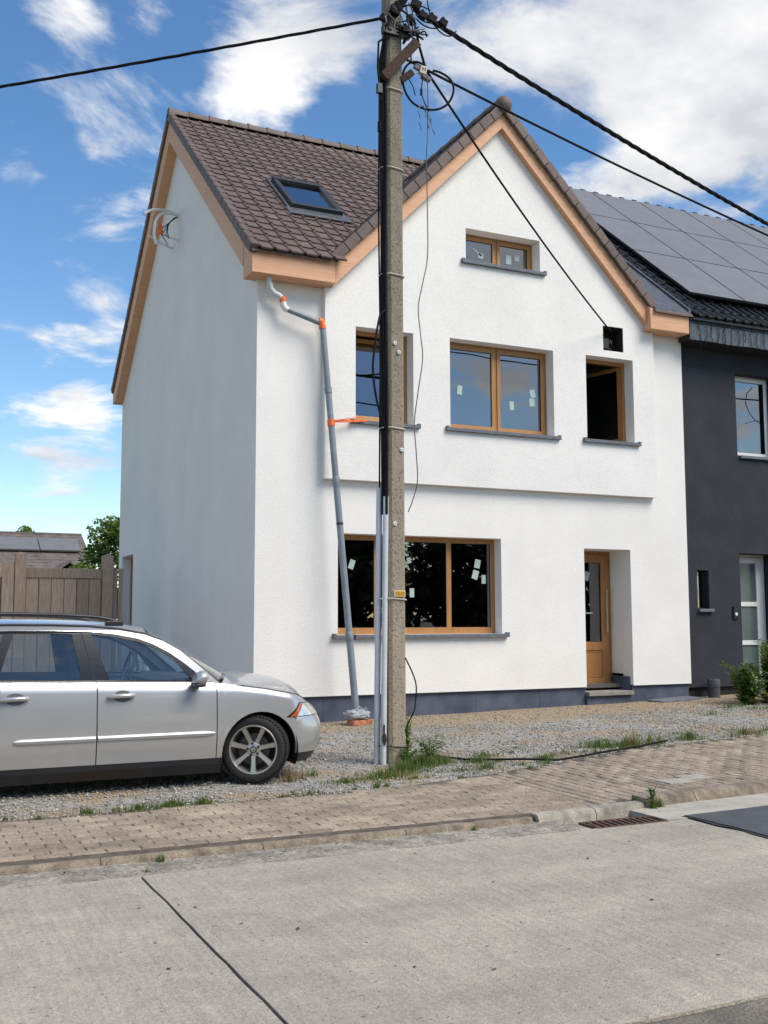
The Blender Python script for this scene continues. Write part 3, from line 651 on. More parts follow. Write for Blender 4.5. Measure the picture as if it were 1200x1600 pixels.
    prof = [(0.0, 0.012), (0.010, 0.030), (0.026, 0.037), (0.042, 0.030), (0.052, 0.013), (0.140, 0.010), (0.222, 0.012)]
    tv = []; tf = []; n = len(prof)
    for (yy, dz) in ((0.0, 0.022), (tl, 0.0)):
        for (px, pz) in prof: tv.append((px, yy - (0.012 * (px / tw) if yy == 0 else 0), pz + dz))
    for (px, pz) in prof: tv.append((px, -0.012 * (px / tw) + 0.002, pz - 0.006))
    for i in range(n - 1): tf.append((i, i + 1, n + i + 1, n + i)); tf.append((2 * n + i, 2 * n + i + 1, i + 1, i))
    tf.append((0, n, 2 * n)); tf.append((n - 1, 3 * n - 1, 2 * n - 1))
    tile_me = bpy.data.meshes.new('roof_tile'); tile_me.from_pydata(tv, [], tf); tile_me.materials.append(M['tile'])
    def slope_mat(org, xa, ya, za, ox, oy, rnd=True):
        r = rng
        p = Vector(org) + Vector(xa) * ox + Vector(ya) * oy + Vector(za) * (r.uniform(-.001, .001) if rnd else 0)
        m4 = Matrix((xa, ya, za)).transposed().to_4x4(); m4.translation = p
        return m4 @ Matrix.Rotation(r.uniform(-.008, .008), 4, 'Z')
    ln = math.hypot(1, SLOPE); ya = Vector((0, 1 / ln, SLOPE / ln)); xa = Vector((1, 0, 0)); za = xa.cross(ya)
    org = Vector((-0.13, EAVE_Y - 0.03, EAVE_Z - 0.03 - 0.03 * SLOPE)); slen = (RIDGE_Y - EAVE_Y) * ln
    gauge = 0.272; tiles = []
    for j in range(int(slen / gauge)):
        for i in range(34):
            m4 = slope_mat(org, xa, ya, za, i * tw, j * gauge); p = m4.translation + ya * 0.15
            if p.x > 6.80 and p.z < 10.2: continue
            zc = CGZ - abs(p.x + 0.11 - CGX)
            if p.z < zc - 0.16: continue
            if 0.93 - 0.11 < p.x + .0 < 1.74 and 1.00 < p.y < 2.20: continue     # skylight
            if p.x < -0.14 or 0: continue
            tiles.append((m4, p))
    tiles.sort(key=lambda t: (0 if (in_view(t[1]) and t[1].x < CGX) else 1, (t[1] - CAM_POS).length))
    for m4, p in tiles[:300]:
        o = bpy.data.objects.new('roof_tile', tile_me); COL.objects.link(o); o.parent = roof; o.matrix_world = m4; o.matrix_basis = Matrix.Translation(Vector(H.location) * 0) @ m4
    rest = [np.array(m)[:3] for m, p in tiles[300:]]
    # rear slope and the two slopes of the cross gable
    ln2 = math.hypot(1, SR); yb_ = Vector((0, -1 / ln2, SR / ln2)); xb_ = Vector((-1, 0, 0)); zb_ = xb_.cross(yb_)
    for j in range(int((REAR_Y - RIDGE_Y) * ln2 / gauge)):
        for i in range(34): rest.append(np.array(slope_mat((7.6, REAR_Y + 0.03, 6.55), xb_, yb_, zb_, i * tw, j * gauge))[:3])
    q = math.sqrt(.5)
    for sgn in (-1, 1):
        yy = Vector((-sgn * q, 0, q)); xx = Vector((0, sgn * 1.0, 0)); zz = xx.cross(yy)
        for j in range(15):
            for i in range(15):
                o3 = Vector((CGX + sgn * 3.06, -0.14 if sgn > 0 else 3.1, CGZ - 3.06 - 0.02))
                m4 = slope_mat(o3, xx, yy, zz, i * tw, j * gauge); p = m4.translation
                if p.y > 3.0: continue
                zm = EAVE_Z + SLOPE * (p.y - EAVE_Y)
                if p.z < zm - 0.35: continue
                rest.append(np.array(m4)[:3])
    tag(inst_arrays(tv, tf, rest, 'tile_field', 'tile', roof, shade=np.clip(rng.normal(1, .06, len(rest)), .8, 1.2)), kind='stuff')
    # ridge caps
    def cap(p0, p1, r0, r1, up_):
        p0, p1, up_ = Vector(p0), Vector(p1), Vector(up_); ax = (p1 - p0).normalized(); sd_ = ax.cross(up_).normalized(); mb = MB(); k = 9
        for t, rr in ((0, r0), (0.13, r0), (0.15, r0 * 0.93), (1, r1)):
            pass
        rings = [(0, r0), (0.12, r0), (0.14, r0 * 0.90), (1.0, r1)]; vs = []; fs = []
        for t, rr in rings:
            c = p0.lerp(p1, t)
            for i in range(k):
                a = math.pi * (-0.08 + 1.16 * i / (k - 1)); vs.append(c + sd_ * (math.cos(a) * rr) + up_ * (math.sin(a) * rr))
        for a in range(len(rings) - 1):
            for i in range(k - 1): fs.append((a * k + i, a * k + i + 1, (a + 1) * k + i + 1, (a + 1) * k + i))
        fs.append(tuple(range(k)))
        return mb.add(vs, fs)
    x = -0.22; nxt = 0.385
    while x < HX1 - 0.1:
        add(cap((x, RIDGE_Y, RIDGE_Z - 0.025), (x + nxt + 0.03, RIDGE_Y, RIDGE_Z - 0.03), 0.118, 0.10, (0, 0, 1)), 'ridge_tile', 'tile', roof, smooth=0.8); x += nxt
    y = -0.27
    while y < 3.0:
        add(cap((CGX, y, CGZ - 0.01), (CGX, y + nxt + .03, CGZ - 0.015), 0.118, 0.10, (0, 0, 1)), 'ridge_tile', 'tile', roof, smooth=0.8); y += nxt
    # rounded end cap at the gable tip
    mb = MB(); prof_ = [(0.0, -0.10)] + [(0.128 * math.sin(a), -0.10 * math.cos(a)) for a in (0.3, 0.6, 0.9, 1.2, 1.5)] + [(0.128, 0.10)]
    mb.lathe(prof_, 20, 'y', (CGX, -0.29, CGZ - 0.045)); add(mb, 'ridge_end', 'tile', roof, smooth=0.6)
    add(MB().lathe([(0, -0.006), (0.009, -0.004), (0.009, 0.01)], 8, 'y', (CGX + .005, -0.392, CGZ - 0.0)), 'screw', 'zip', roof)
    # verge tiles of the cross gable: angular blocks capping the fascia
    for sgn in (-1, 1):
        dr = Vector((sgn * q, 0, -q)); nn = Vector((sgn * q, 0, q)); L_ = 4.36; k = 16; step = L_ / k
        for i in range(k):
            c0 = Vector((CGX, 0, CGZ - 0.005)) + dr * (0.10 + step * i)
            c = c0 + dr * (step / 2)
            tl_ = 0.012
            ax = (dr * (step / 2 - 0.004) + nn * (-0.006)); 
            add(MB().obox(c + Vector((0, -0.195, 0)) + nn * (-0.048), ax, (0, 0.095, 0), (nn * 0.074) + dr * 0.0), 'verge_tile', 'tile', roof, bevel=0.012)
    # verge tiles of the street-end gable
    for (y0, z0, y1, z1) in ((EAVE_Y - 0.02, EAVE_Z - 0.02, RIDGE_Y, RIDGE_Z), (REAR_Y + 0.03, 6.57, RIDGE_Y, RIDGE_Z)):
        a = Vector((0, y0, z0)); b = Vector((0, y1, z1)); dr = (b - a).normalized(); nn = Vector((0, -dr.z, dr.y)) if dr.y > 0 else Vector((0, dr.z, -dr.y)); L_ = (b - a).length; k = 25; st_ = L_ / k
        for i in range(k):
            c = a + dr * (st_ * (i + .5)); ax = dr * (st_ / 2 + 0.008) + nn * (-0.010)
            add(MB().obox(c + Vector((-0.175, 0, 0)) + nn * (-0.045), (0.058, 0, 0), ax, nn * 0.078), 'verge_tile', 'tile', roof, bevel=0.025)
    # skylight -----------------------------------------------
    def rp(x, y, h=0.0): return Vector((x, y, EAVE_Z + SLOPE * (y - EAVE_Y))) + za * h
    x0, x1, y0, y1 = 0.90, 1.78, 1.12, 2.12
    def bar(xa_, ya_, xb2, yb2, h0, h1, w=0.0):
        c = (rp(xa_, ya_, (h0 + h1) / 2) + rp(xb2, yb2, (h0 + h1) / 2)) / 2
        return c
    sky_f = MB()
    def rbox(mb, xa_, xb2, ya_, yb2, h0, h1):
        c = (rp(xa_, ya_, 0) + rp(xb2, yb2, 0)) / 2 + za * ((h0 + h1) / 2)
        return mb.obox(c, ((xb2 - xa_) / 2, 0, 0), ya * ((yb2 - ya_) / 2 * ln), za * ((h1 - h0) / 2))
    w = 0.085
    rbox(sky_f, x0, x1, y0, y0 + w * .8, -0.03, 0.11); rbox(sky_f, x0, x1, y1 - w * .9, y1, -0.03, 0.125); rbox(sky_f, x0, x0 + w, y0 + w * .8, y1 - w * .9, -0.03, 0.11); rbox(sky_f, x1 - w, x1, y0 + w * .8, y1 - w * .9, -0.03, 0.11)
    sl = add(sky_f, 'skylight', 'metal_dark', bevel=0.006)
    sp = rbox(MB(), x0 + w + .001, x1 - w - .001, y0 + w * .8 + .001, y1 - w * .9 - .001, 0.055, 0.068).build('pane', 'glass', sl)
    bl = rbox(MB(), x0 + w + .002, x1 - w - .002, y0 + w * .8 + .002, y1 - w * .9 - .002, -0.045, -0.03).build('dark_room_sheet', mat('skylight_room', (0.05, 0.07, 0.12), 0.9), sl)  # dark sheet painted in for the unlit room behind the pane
    fl = MB(); rbox(fl, x0 - 0.10, x1 + 0.10, y0 - 0.20, y0 - 0.002, 0.012, 0.046); rbox(fl, x0 - 0.06, x0 - .002, y0, y1 + .05, 0.0, 0.044); rbox(fl, x1 + .002, x1 + 0.06, y0, y1 + .05, 0.0, 0.044); rbox(fl, x0 - .06, x1 + .06, y1 + .001, y1 + 0.10, 0, 0.03)
    fl.build('flashing', 'lead', sl, bevel=0.01)
    # lead valley on the neighbour's side
    add(MB().prism([(EAVE_Y + .02, EAVE_Z + 0.0), (RIDGE_Y, RIDGE_Z + 0.015), (RIDGE_Y, RIDGE_Z - 0.03), (EAVE_Y + .02, EAVE_Z - 0.04)][::-1], [], 6.88, HX1 - 0.10, 'x'), 'flashing', 'lead')
    add(MB().prism([(EAVE_Y + .02, EAVE_Z + 0.05), (RIDGE_Y, RIDGE_Z + 0.06), (RIDGE_Y, RIDGE_Z - 0.03), (EAVE_Y + .02, EAVE_Z - 0.04)][::-1], [], HX1 - 0.10, HX1 - 0.05, 'x'), 'flashing', 'lead')
    for vt in ((1.06, 1), ):
        pass
    return H, add

H, hadd = build_house()

# ---------------------------------------------------------------- windows and doors of the white house
def frame_mesh(x0, x1, z0, z1, y0, y1, w, mull=(), trans=(), wb=None):
    """frame with holes"""
    wb = wb or w; xs = [x0 + w] + [v for m in mull for v in (m - w * .55, m + w * .55)] + [x1 - w]
    holes = [rect(xs[i], xs[i + 1], z0 + wb, z1 - w) for i in range(0, len(xs), 2)]
    return MB().prism(rect(x0, x1, z0, z1), holes, y0, y1, 'y'), [(xs[i], xs[i + 1], z0 + wb, z1 - w) for i in range(0, len(xs), 2)]

def stickers(win, lst, y):
    for (x, z, w, h, a) in lst:
        o = MB().box(-w / 2, w / 2, -0.0015, 0.0, -h / 2, h / 2).build('sticker', 'sticker', win); o.location = (x, y, z); o.rotation_euler = (0, a, 0)

def sill(win, x0, x1, y0, y1, z, parts=1, h=0.055):
    step = (x1 - x0) / parts
    for i in range(parts):
        o = MB().box(x0 + step * i + (0.0015 if i else 0), x0 + step * (i + 1), y0, y1, z - h, z - 0.003).build('sill', 'bluestone', win, bevel=0.004)
    for a in (x0, x1 - 0.045): MB().box(a - .001, a + 0.046, y0 - .001, y0 + 0.09, z - h + 0.002, z + 0.018).build('sill_end', 'bluestone', win, bevel=0.003)

def build_window(key, yf, mull=(), sill_y=None, sill_parts=1, sash=None, fw_=0.055, sw=0.062, wb=None, st=()):
    x0, x1, z0, z1 = WIN[key]; g = 0.002
    mb, cells = frame_mesh(x0 + g, x1 - g, z0 + g, z1 - g, yf, yf + 0.07, fw_, mull, wb=wb)
    win = hadd(mb, 'window', 'oak', bevel=0.004)
    for i, (a, b, c, d) in enumerate(cells):
        s = sash[i] if sash else 'sash'
        if s == 'open': continue
        if s == 'sash':
            sm, hc = frame_mesh(a - 0.012, b + 0.012, c - 0.012, d + 0.012, yf - 0.012, yf + 0.035, sw); so = sm.build('sash', 'oak', win, bevel=0.005); a, b, c, d = hc[0]
        MB().box(a + .0, b - .0, yf + 0.012, yf + 0.020, c, d).build('pane', 'glass', win)
        # black glazing gasket
        gm, _ = frame_mesh(a - .001, b + .001, c - .001, d + .001, yf + 0.004, yf + 0.0115, 0.008); gm.build('gasket', 'black_gap', win)
    stickers(win, st, yf + 0.0105)
    if sill_y is not None: sill(win, x0 - 0.085, x1 + 0.095, sill_y, yf + 0.02, z0 + 0.002, sill_parts)
    return win

build_window('mid', 0.11, (4.01,), -0.165, 2, st=[(3.36, 4.97, .085, .14, .1), (4.31, 4.80, .08, .14, -.08), (4.71, 5.03, .10, .13, -.25), (4.695, 4.885, .10, .125, -.05)])
build_window('top', 0.125, (4.05,), -0.165, 2, fw_=0.05, sw=0.055, st=[(3.71, 7.25, .20, .03, .55), (3.78, 7.20, .09, .09, .2), (4.30, 7.21, .10, .15, .0), (4.46, 7.26, .09, .10, 0.1)])
build_window('gf', 0.205, (1.965, 3.185), -0.07, 1, sash=['fixed'] * 3, fw_=0.075, wb=0.095, st=[(1.565, 2.21, .085, .14, .35), (2.555, 1.80, .075, .135, 0), (3.70, 2.26, .10, .135, .2), (3.66, 2.09, .105, .14, .3), (3.81, 2.02, .075, .135, 0.0)])
# right hand window: casement swung open into the room
def window_open():
    x0, x1, z0, z1 = WIN['right']; w = build_window('right', 0.12, (), -0.165, 1, sash=['open'])
    a, b, c, d = x0 + .055, x1 - .055, z0 + .055, z1 - .055
    wd = b - a
    s_mb, hc = frame_mesh(0, wd, c, d, -0.035, 0.012, 0.062)
    s = s_mb.build('sash', 'oak', w); p = MB().box(0.062, wd - .062, -0.016, -0.008, c + .062, d - .062).build('pane', 'glass', w)
    e = MB().box(wd - 0.001, wd + 0.006, -0.030, -0.004, c + .02, d - .02).build('edge_fitting', 'pale_pvc', w)
    k1 = MB().box(0.30, 0.40, -0.0185, -0.0165, c + .40, c + .55).build('sticker', 'sticker', w); k2 = MB().box(0.55, 0.63, -0.0185, -0.0165, c + .30, c + .42).build('sticker', 'sticker', w)
    for o in (s, p, e, k1, k2): o.matrix_basis = Matrix.Translation((b, 0.165, 0)) @ Matrix.Rotation(R(180 - 76), 4, 'Z') 
window_open()
# left window: sash tilted inwards at the top
def window_tilt():
    x0, x1, z0, z1 = WIN['left']; w = build_window('left', 0.11, (), -0.165, 1, sash=['open'], wb=0.07)
    a, b, c, d = x0 + .045, x1 - .045, z0 + .06, z1 - .045
    s_mb, hc = frame_mesh(a, b, 0, d - c, -0.012, 0.035, 0.065); s = s_mb.build('sash', 'oak', w)
    p = MB().box(a + .065, b - .065, 0.008, 0.016, 0.065, d - c - .065).build('pane', 'glass', w)
    st = MB().box(a + .60, a + .72, 0.005, 0.0075, 0.75, 0.93).build('sticker', 'sticker', w)
    for o in (s, p, st): o.matrix_basis = Matrix.Translation((0, 0.135, c)) @ Matrix.Rotation(R(-8), 4, 'X')
window_tilt()
# vent hole: rough dark opening with old tubing in it
def vent():
    x0, x1, z0, z1 = WIN['vent']
    v = hadd(MB().box(x0 + .002, x1 - .002, 0.16, 0.2, z0, z1).box(x0 + .002, x0 + .012, -0.085, 0.2, z0 + .002, z1 - .002).box(x0 + .002, x1 - .002, -0.085, 0.2, z0 + .002, z0 + .012).box(x1 - .012, x1 - .002, -0.105, 0.2, z0 + .002, z1 - .002).box(x0 + .013, x1 - .013, -0.105, 0.2, z1 - .012, z1 - .002), 'wall_opening', mat('dark_brick_hole', (0.035, 0.022, 0.018), 0.95, var=0.4, vscale=18, bump=0.8, bscale=25))
    rr = random.Random(3)
    for k in range(5):
        p = [(6.20 + .12 * k / 5, 0.15, 6.12 - .03 * k)] + [(6.20 + rr.uniform(-.06, .14), 0.10 - .07 * rr.random(), 6.12 - 0.055 * i) for i in range(1, 5)]
        MB().tube(p, 0.012, 6).build('loose_wire', ['cable_grey', 'cable', 'rust', 'cable', 'cable_grey'][k], v)
    MB().box(x0 + .03, x0 + .22, 0.03, 0.10, z0 + .08, z0 + .25).build('junction_box', 'metal_dark', v)
vent()
def front_door():
    x0, x1, z0, z1 = WIN['door']; y = 0.56; zt = 0.242
    mb, c = frame_mesh(x0 + .003, x1 - .003, zt, z1 - .003, y, y + 0.07, 0.07, wb=0.05)
    d = hadd(mb, 'door', 'oak', bevel=0.004); a, b, e, f = c[0]
    zg = 1.02
    leaf = MB().prism(rect(a - .01, b + .01, e - .01, f + .01), [rect(a + .095, b - .13, zg, f - .12), rect(a + .10, b - .115, e + .13, zg - .14)], y - 0.02, y + 0.035, 'y')
    lf = leaf.build('door_leaf', 'oak', d, bevel=0.006)
    MB().box(a + .095, b - .13, y + .012, y + .02, zg, f - .12).build('pane', 'glass', d)
    pm = MB().box(a + .099, b - .114, y + .004, y + .02, e + .129, zg - .139).build('lower_panel', 'oak', d)
    frame_mesh(a + .11, b - .125, e + .14, zg - .15, y - .004, y + .0035, 0.02)[0].build('panel_moulding', 'oak', d, bevel=0.004)
    frame_mesh(a + .094, b - .129, zg - .001, f - .119, y - .001, y + .0115, 0.012)[0].build('gasket', 'black_gap', d)
    hx = b - 0.055
    MB().tube([(hx, y - .075, 1.18), (hx, y - .075, 1.90)], 0.013, 10).tube([(hx, y - .075, 1.28), (hx, y - .02, 1.28)], 0.008, 8).tube([(hx, y - .075, 1.80), (hx, y - .02, 1.80)], 0.008, 8).build('pull_handle', mat('brushed_steel', (0.62, 0.60, 0.56), 0.28, metal=1.0), d, smooth=0.6)
    stickers(d, [((a + b) / 2 - .01, 2.12, .10, .15, .3), ((a + b) / 2 + .02, 1.50, .16, .018, 0)], y + 0.0105)
    MB().box(x0 + .003, x1 - .036, y - .03, y - .001, 0.2385, 0.262).build('threshold', 'oak_h', d)
front_door()
def side_door():
    mb, c = frame_mesh(8.135, 9.265, ZB, 2.765, 0, 0.07, 0.06)
    me = mb.mesh('door'); 
    o = link('door', me, 'oak'); o.matrix_world = Matrix(((0, 1, 0, 0.19), (1, 0, 0, 0), (0, 0, 1, 0), (0, 0, 0, 1))); keep_world(o, H)
    MB().box(0.22, 0.235, 8.19, 9.21, ZB + .06, 2.70).build('pane', 'glass', None); p = bpy.data.objects['pane'] if False else None
side_door()
for o in [o for o in COL.objects if o.name.startswith('pane') and o.parent is None]: keep_world(o, H)

# loose conduits and wires sticking out of the street-end gable
def gable_wires():
    t = thing('conduit_bundle', 'bundle of white conduits and wires sticking out of the side gable wall', 'conduits', (-0.02, 4.8, 8.9))
    def a(pts, r, m, n): keep_world(MB().tube(pts, r, 8).build(n, m, smooth=0.6), t)
    def curve(p0, p1, p2, k=10): 
        p0, p1, p2 = map(Vector, (p0, p1, p2)); return [p0 * (1 - s) ** 2 + p1 * 2 * s * (1 - s) + p2 * s * s for s in [i / k for i in range(k + 1)]]
    a(curve((0.02, 4.80, 8.92), (-0.45, 4.7, 9.02), (-0.72, 4.35, 8.66)), 0.026, 'conduit', 'conduit')
    a(curve((0.02, 4.75, 8.88), (-0.40, 4.62, 8.95), (-0.50, 4.45, 8.55)) + [Vector((-0.52, 4.42, 8.35)), Vector((-0.48, 4.40, 8.16))], 0.027, 'conduit', 'conduit')
    a([(0.02, 4.70, 8.40), (-0.20, 4.68, 8.43), (-0.33, 4.66, 8.46)], 0.018, 'conduit', 'conduit')
    a([(0.02, 5.15, 8.38), (-0.28, 5.05, 8.44), (-0.50, 4.98, 8.52)], 0.02, 'conduit', 'conduit')
    for k in range(4):
        a(curve((0.02, 4.78, 8.90), (-0.15 - .04 * k, 4.72, 8.75), (-0.36 + .05 * k, 4.6, 8.52 - .05 * k)), 0.008, 'cable', 'wire')
    a([(-0.38, 4.6, 8.60), (-0.35, 4.6, 8.44)], 0.045, 'orange', 'tape')
    a([(-0.36, 4.6, 8.45), (-0.22, 4.6, 8.25)], 0.008, 'cable', 'wire'); 
    for k in range(3): a([(-0.40, 4.6, 8.58), (-0.46 - .02 * k, 4.58, 8.62 - .05 * k)], 0.012, 'conduit', 'wire_end')
gable_wires()

# ---------------------------------------------------------------- temporary downpipe
def downpipe():
    t = thing('downpipe', 'grey plastic downpipe with orange tape slanting down the white front wall', 'downpipe', (1.33, -0.45, 0.1))
    def a(mb, n, m, **k): keep_world(mb.build(n, m, smooth=0.6), t)
    a(MB().tube([(0.12, -0.17, 6.30), (0.12, -0.17, 6.18), (0.145, -0.17, 6.08), (0.20, -0.17, 6.02), (0.27, -0.17, 6.00), (0.32, -0.17, 5.95), (0.335, -0.17, 5.90)], 0.042, 16), 'elbow', 'pale_pvc')
    a(MB().tube([(0.315, -0.17, 5.985), (0.33, -0.17, 5.91)], 0.049, 16), 'tape', 'orange')
    a(MB().tube([(0.33, -0.17, 5.91), (0.335, -0.172, 5.86), (0.36, -0.175, 5.82), (0.40, -0.18, 5.80)], 0.046, 16), 'elbow', 'conduit')
    a(MB().tube([(0.36, -0.175, 5.82), (0.90, -0.20, 5.66)], 0.041, 16), 'pipe', 'grey_pvc')
    a(MB().tube([(0.86, -0.198, 5.70), (0.91, -0.2, 5.675), (0.925, -0.202, 5.58)], 0.052, 16), 'tape', 'orange')
    top = Vector((0.925, -0.202, 5.62)); bot = Vector((1.335, -0.47, 0.13)); q = lambda s: top.lerp(bot, s)
    a(MB().tube([q(0), q(0.17)], 0.044, 18), 'pipe', 'grey_pvc'); a(MB().tube([q(0.165), q(0.18)], 0.055, 18), 'pipe_clip', 'grey_pvc')
    a(MB().tube([q(0.17), q(0.40)], 0.046, 18), 'pipe', 'grey_pvc'); a(MB().tube([q(0.40), q(0.405), q(0.425), q(0.43)], [0.047, 0.056, 0.056, 0.047], 18), 'pipe_socket', 'grey_pvc')
    a(MB().tube([q(0.42), q(0.81)], 0.048, 18), 'pipe', 'grey_pvc'); a(MB().tube([q(0.52), q(0.526)], 0.051, 18), 'pipe_seam', 'metal_dark')
    a(MB().tube([q(0.80), q(0.805), q(0.82), q(0.825)], [0.049, 0.06, 0.06, 0.049], 18), 'pipe_socket', 'grey_pvc')
    c = q(0.81); a(MB().obox(c + Vector((0.055, -0.02, -0.02)), (0.03, 0, 0), (0, 0.02, 0), (0, 0, 0.035)), 'clamp', 'metal_dark')
    a(MB().tube([q(0.82), q(1.0)], 0.05, 18), 'pipe', 'grey_pvc')
    # orange strap tying it to the window sill
    s0 = q(0.257)
    a(MB().tube([q(0.25), q(0.268)], 0.054, 16), 'tape', 'orange')
    a(MB().obox((s0 + Vector((1.62, -0.16, 4.285))) / 2 + Vector((0.02, 0, .012)), ((Vector((1.62, -0.16, 4.285)) - s0) / 2), (0, 0.004, 0), (0, 0, 0.016)), 'strap', 'orange')
    a(MB().obox((s0 + Vector((1.55, -0.165, 4.30))) / 2 + Vector((0.02, -.008, .03)), ((Vector((1.5, -0.165, 4.31)) - s0) / 2), (0, 0.003, 0), (0, 0, 0.009)), 'strap', 'orange')
downpipe()
def pipe_foot():
    def brick(x, y, z, a, lab):
        o = MB().box(-0.05, 0.05, -0.095, 0.095, 0, 0.065).build('brick', 'brick', bevel=0.006); o.location = (x, y, z); o.rotation_euler = (0, 0, a); tag(o, lab, 'brick', 'bricks under the downpipe')
    z = gz(1.3, -.6) - 0.012
    brick(1.24, -0.60, z, 0.15, 'orange red brick at the left under the foot of the downpipe'); brick(1.36, -0.58, z, -0.08, 'orange red brick in the middle under the foot of the downpipe'); brick(1.475, -0.50, z, 0.1, 'orange red brick at the right under the foot of the downpipe')
    # crumpled plastic wrapped shoe
    bm = bmesh.new(); bmesh.ops.create_grid(bm, x_segments=14, y_segments=10, size=0.5); bm.free()
    mb = MB(); vs = []; nx, ny = 18, 14
    for j in range(ny):
        for i in range(nx):
            u, v = i / (nx - 1) * 2 * math.pi, (j / (ny - 1) - 0.5) * math.pi
            d = Vector((math.copysign(abs(math.cos(u)) ** .5, math.cos(u)) * math.cos(v) ** .6, math.copysign(abs(math.sin(u)) ** .5, math.sin(u)) * math.cos(v) ** .6, math.sin(v)))
            k = 1 + 0.22 * mnoise.noise(d * 2.6 + Vector((4, 1, 2)))
            vs.append((1.32 + d.x * 0.17 * k, -0.54 + d.y * 0.12 * k, z + 0.135 + d.z * 0.07 * k))
    fs = [(j * nx + i, j * nx + (i + 1) % nx, (j + 1) * nx + (i + 1) % nx, (j + 1) * nx + i) for j in range(ny - 1) for i in range(nx)]
    mb.add(vs, fs); mb.tube([(1.28, -.62, z + .2), (1.33, -.6, z + .25), (1.39, -.58, z + .2)], 0.012, 6).tube([(1.36, -.6, z + .2), (1.42, -.62, z + .23), (1.48, -.58, z + .15)], 0.01, 6)
    tag(mb.build('plastic_bundle', 'plastic_wrap'), 'crumpled grey plastic bundle wrapped round the foot of the downpipe', 'plastic')
pipe_foot()

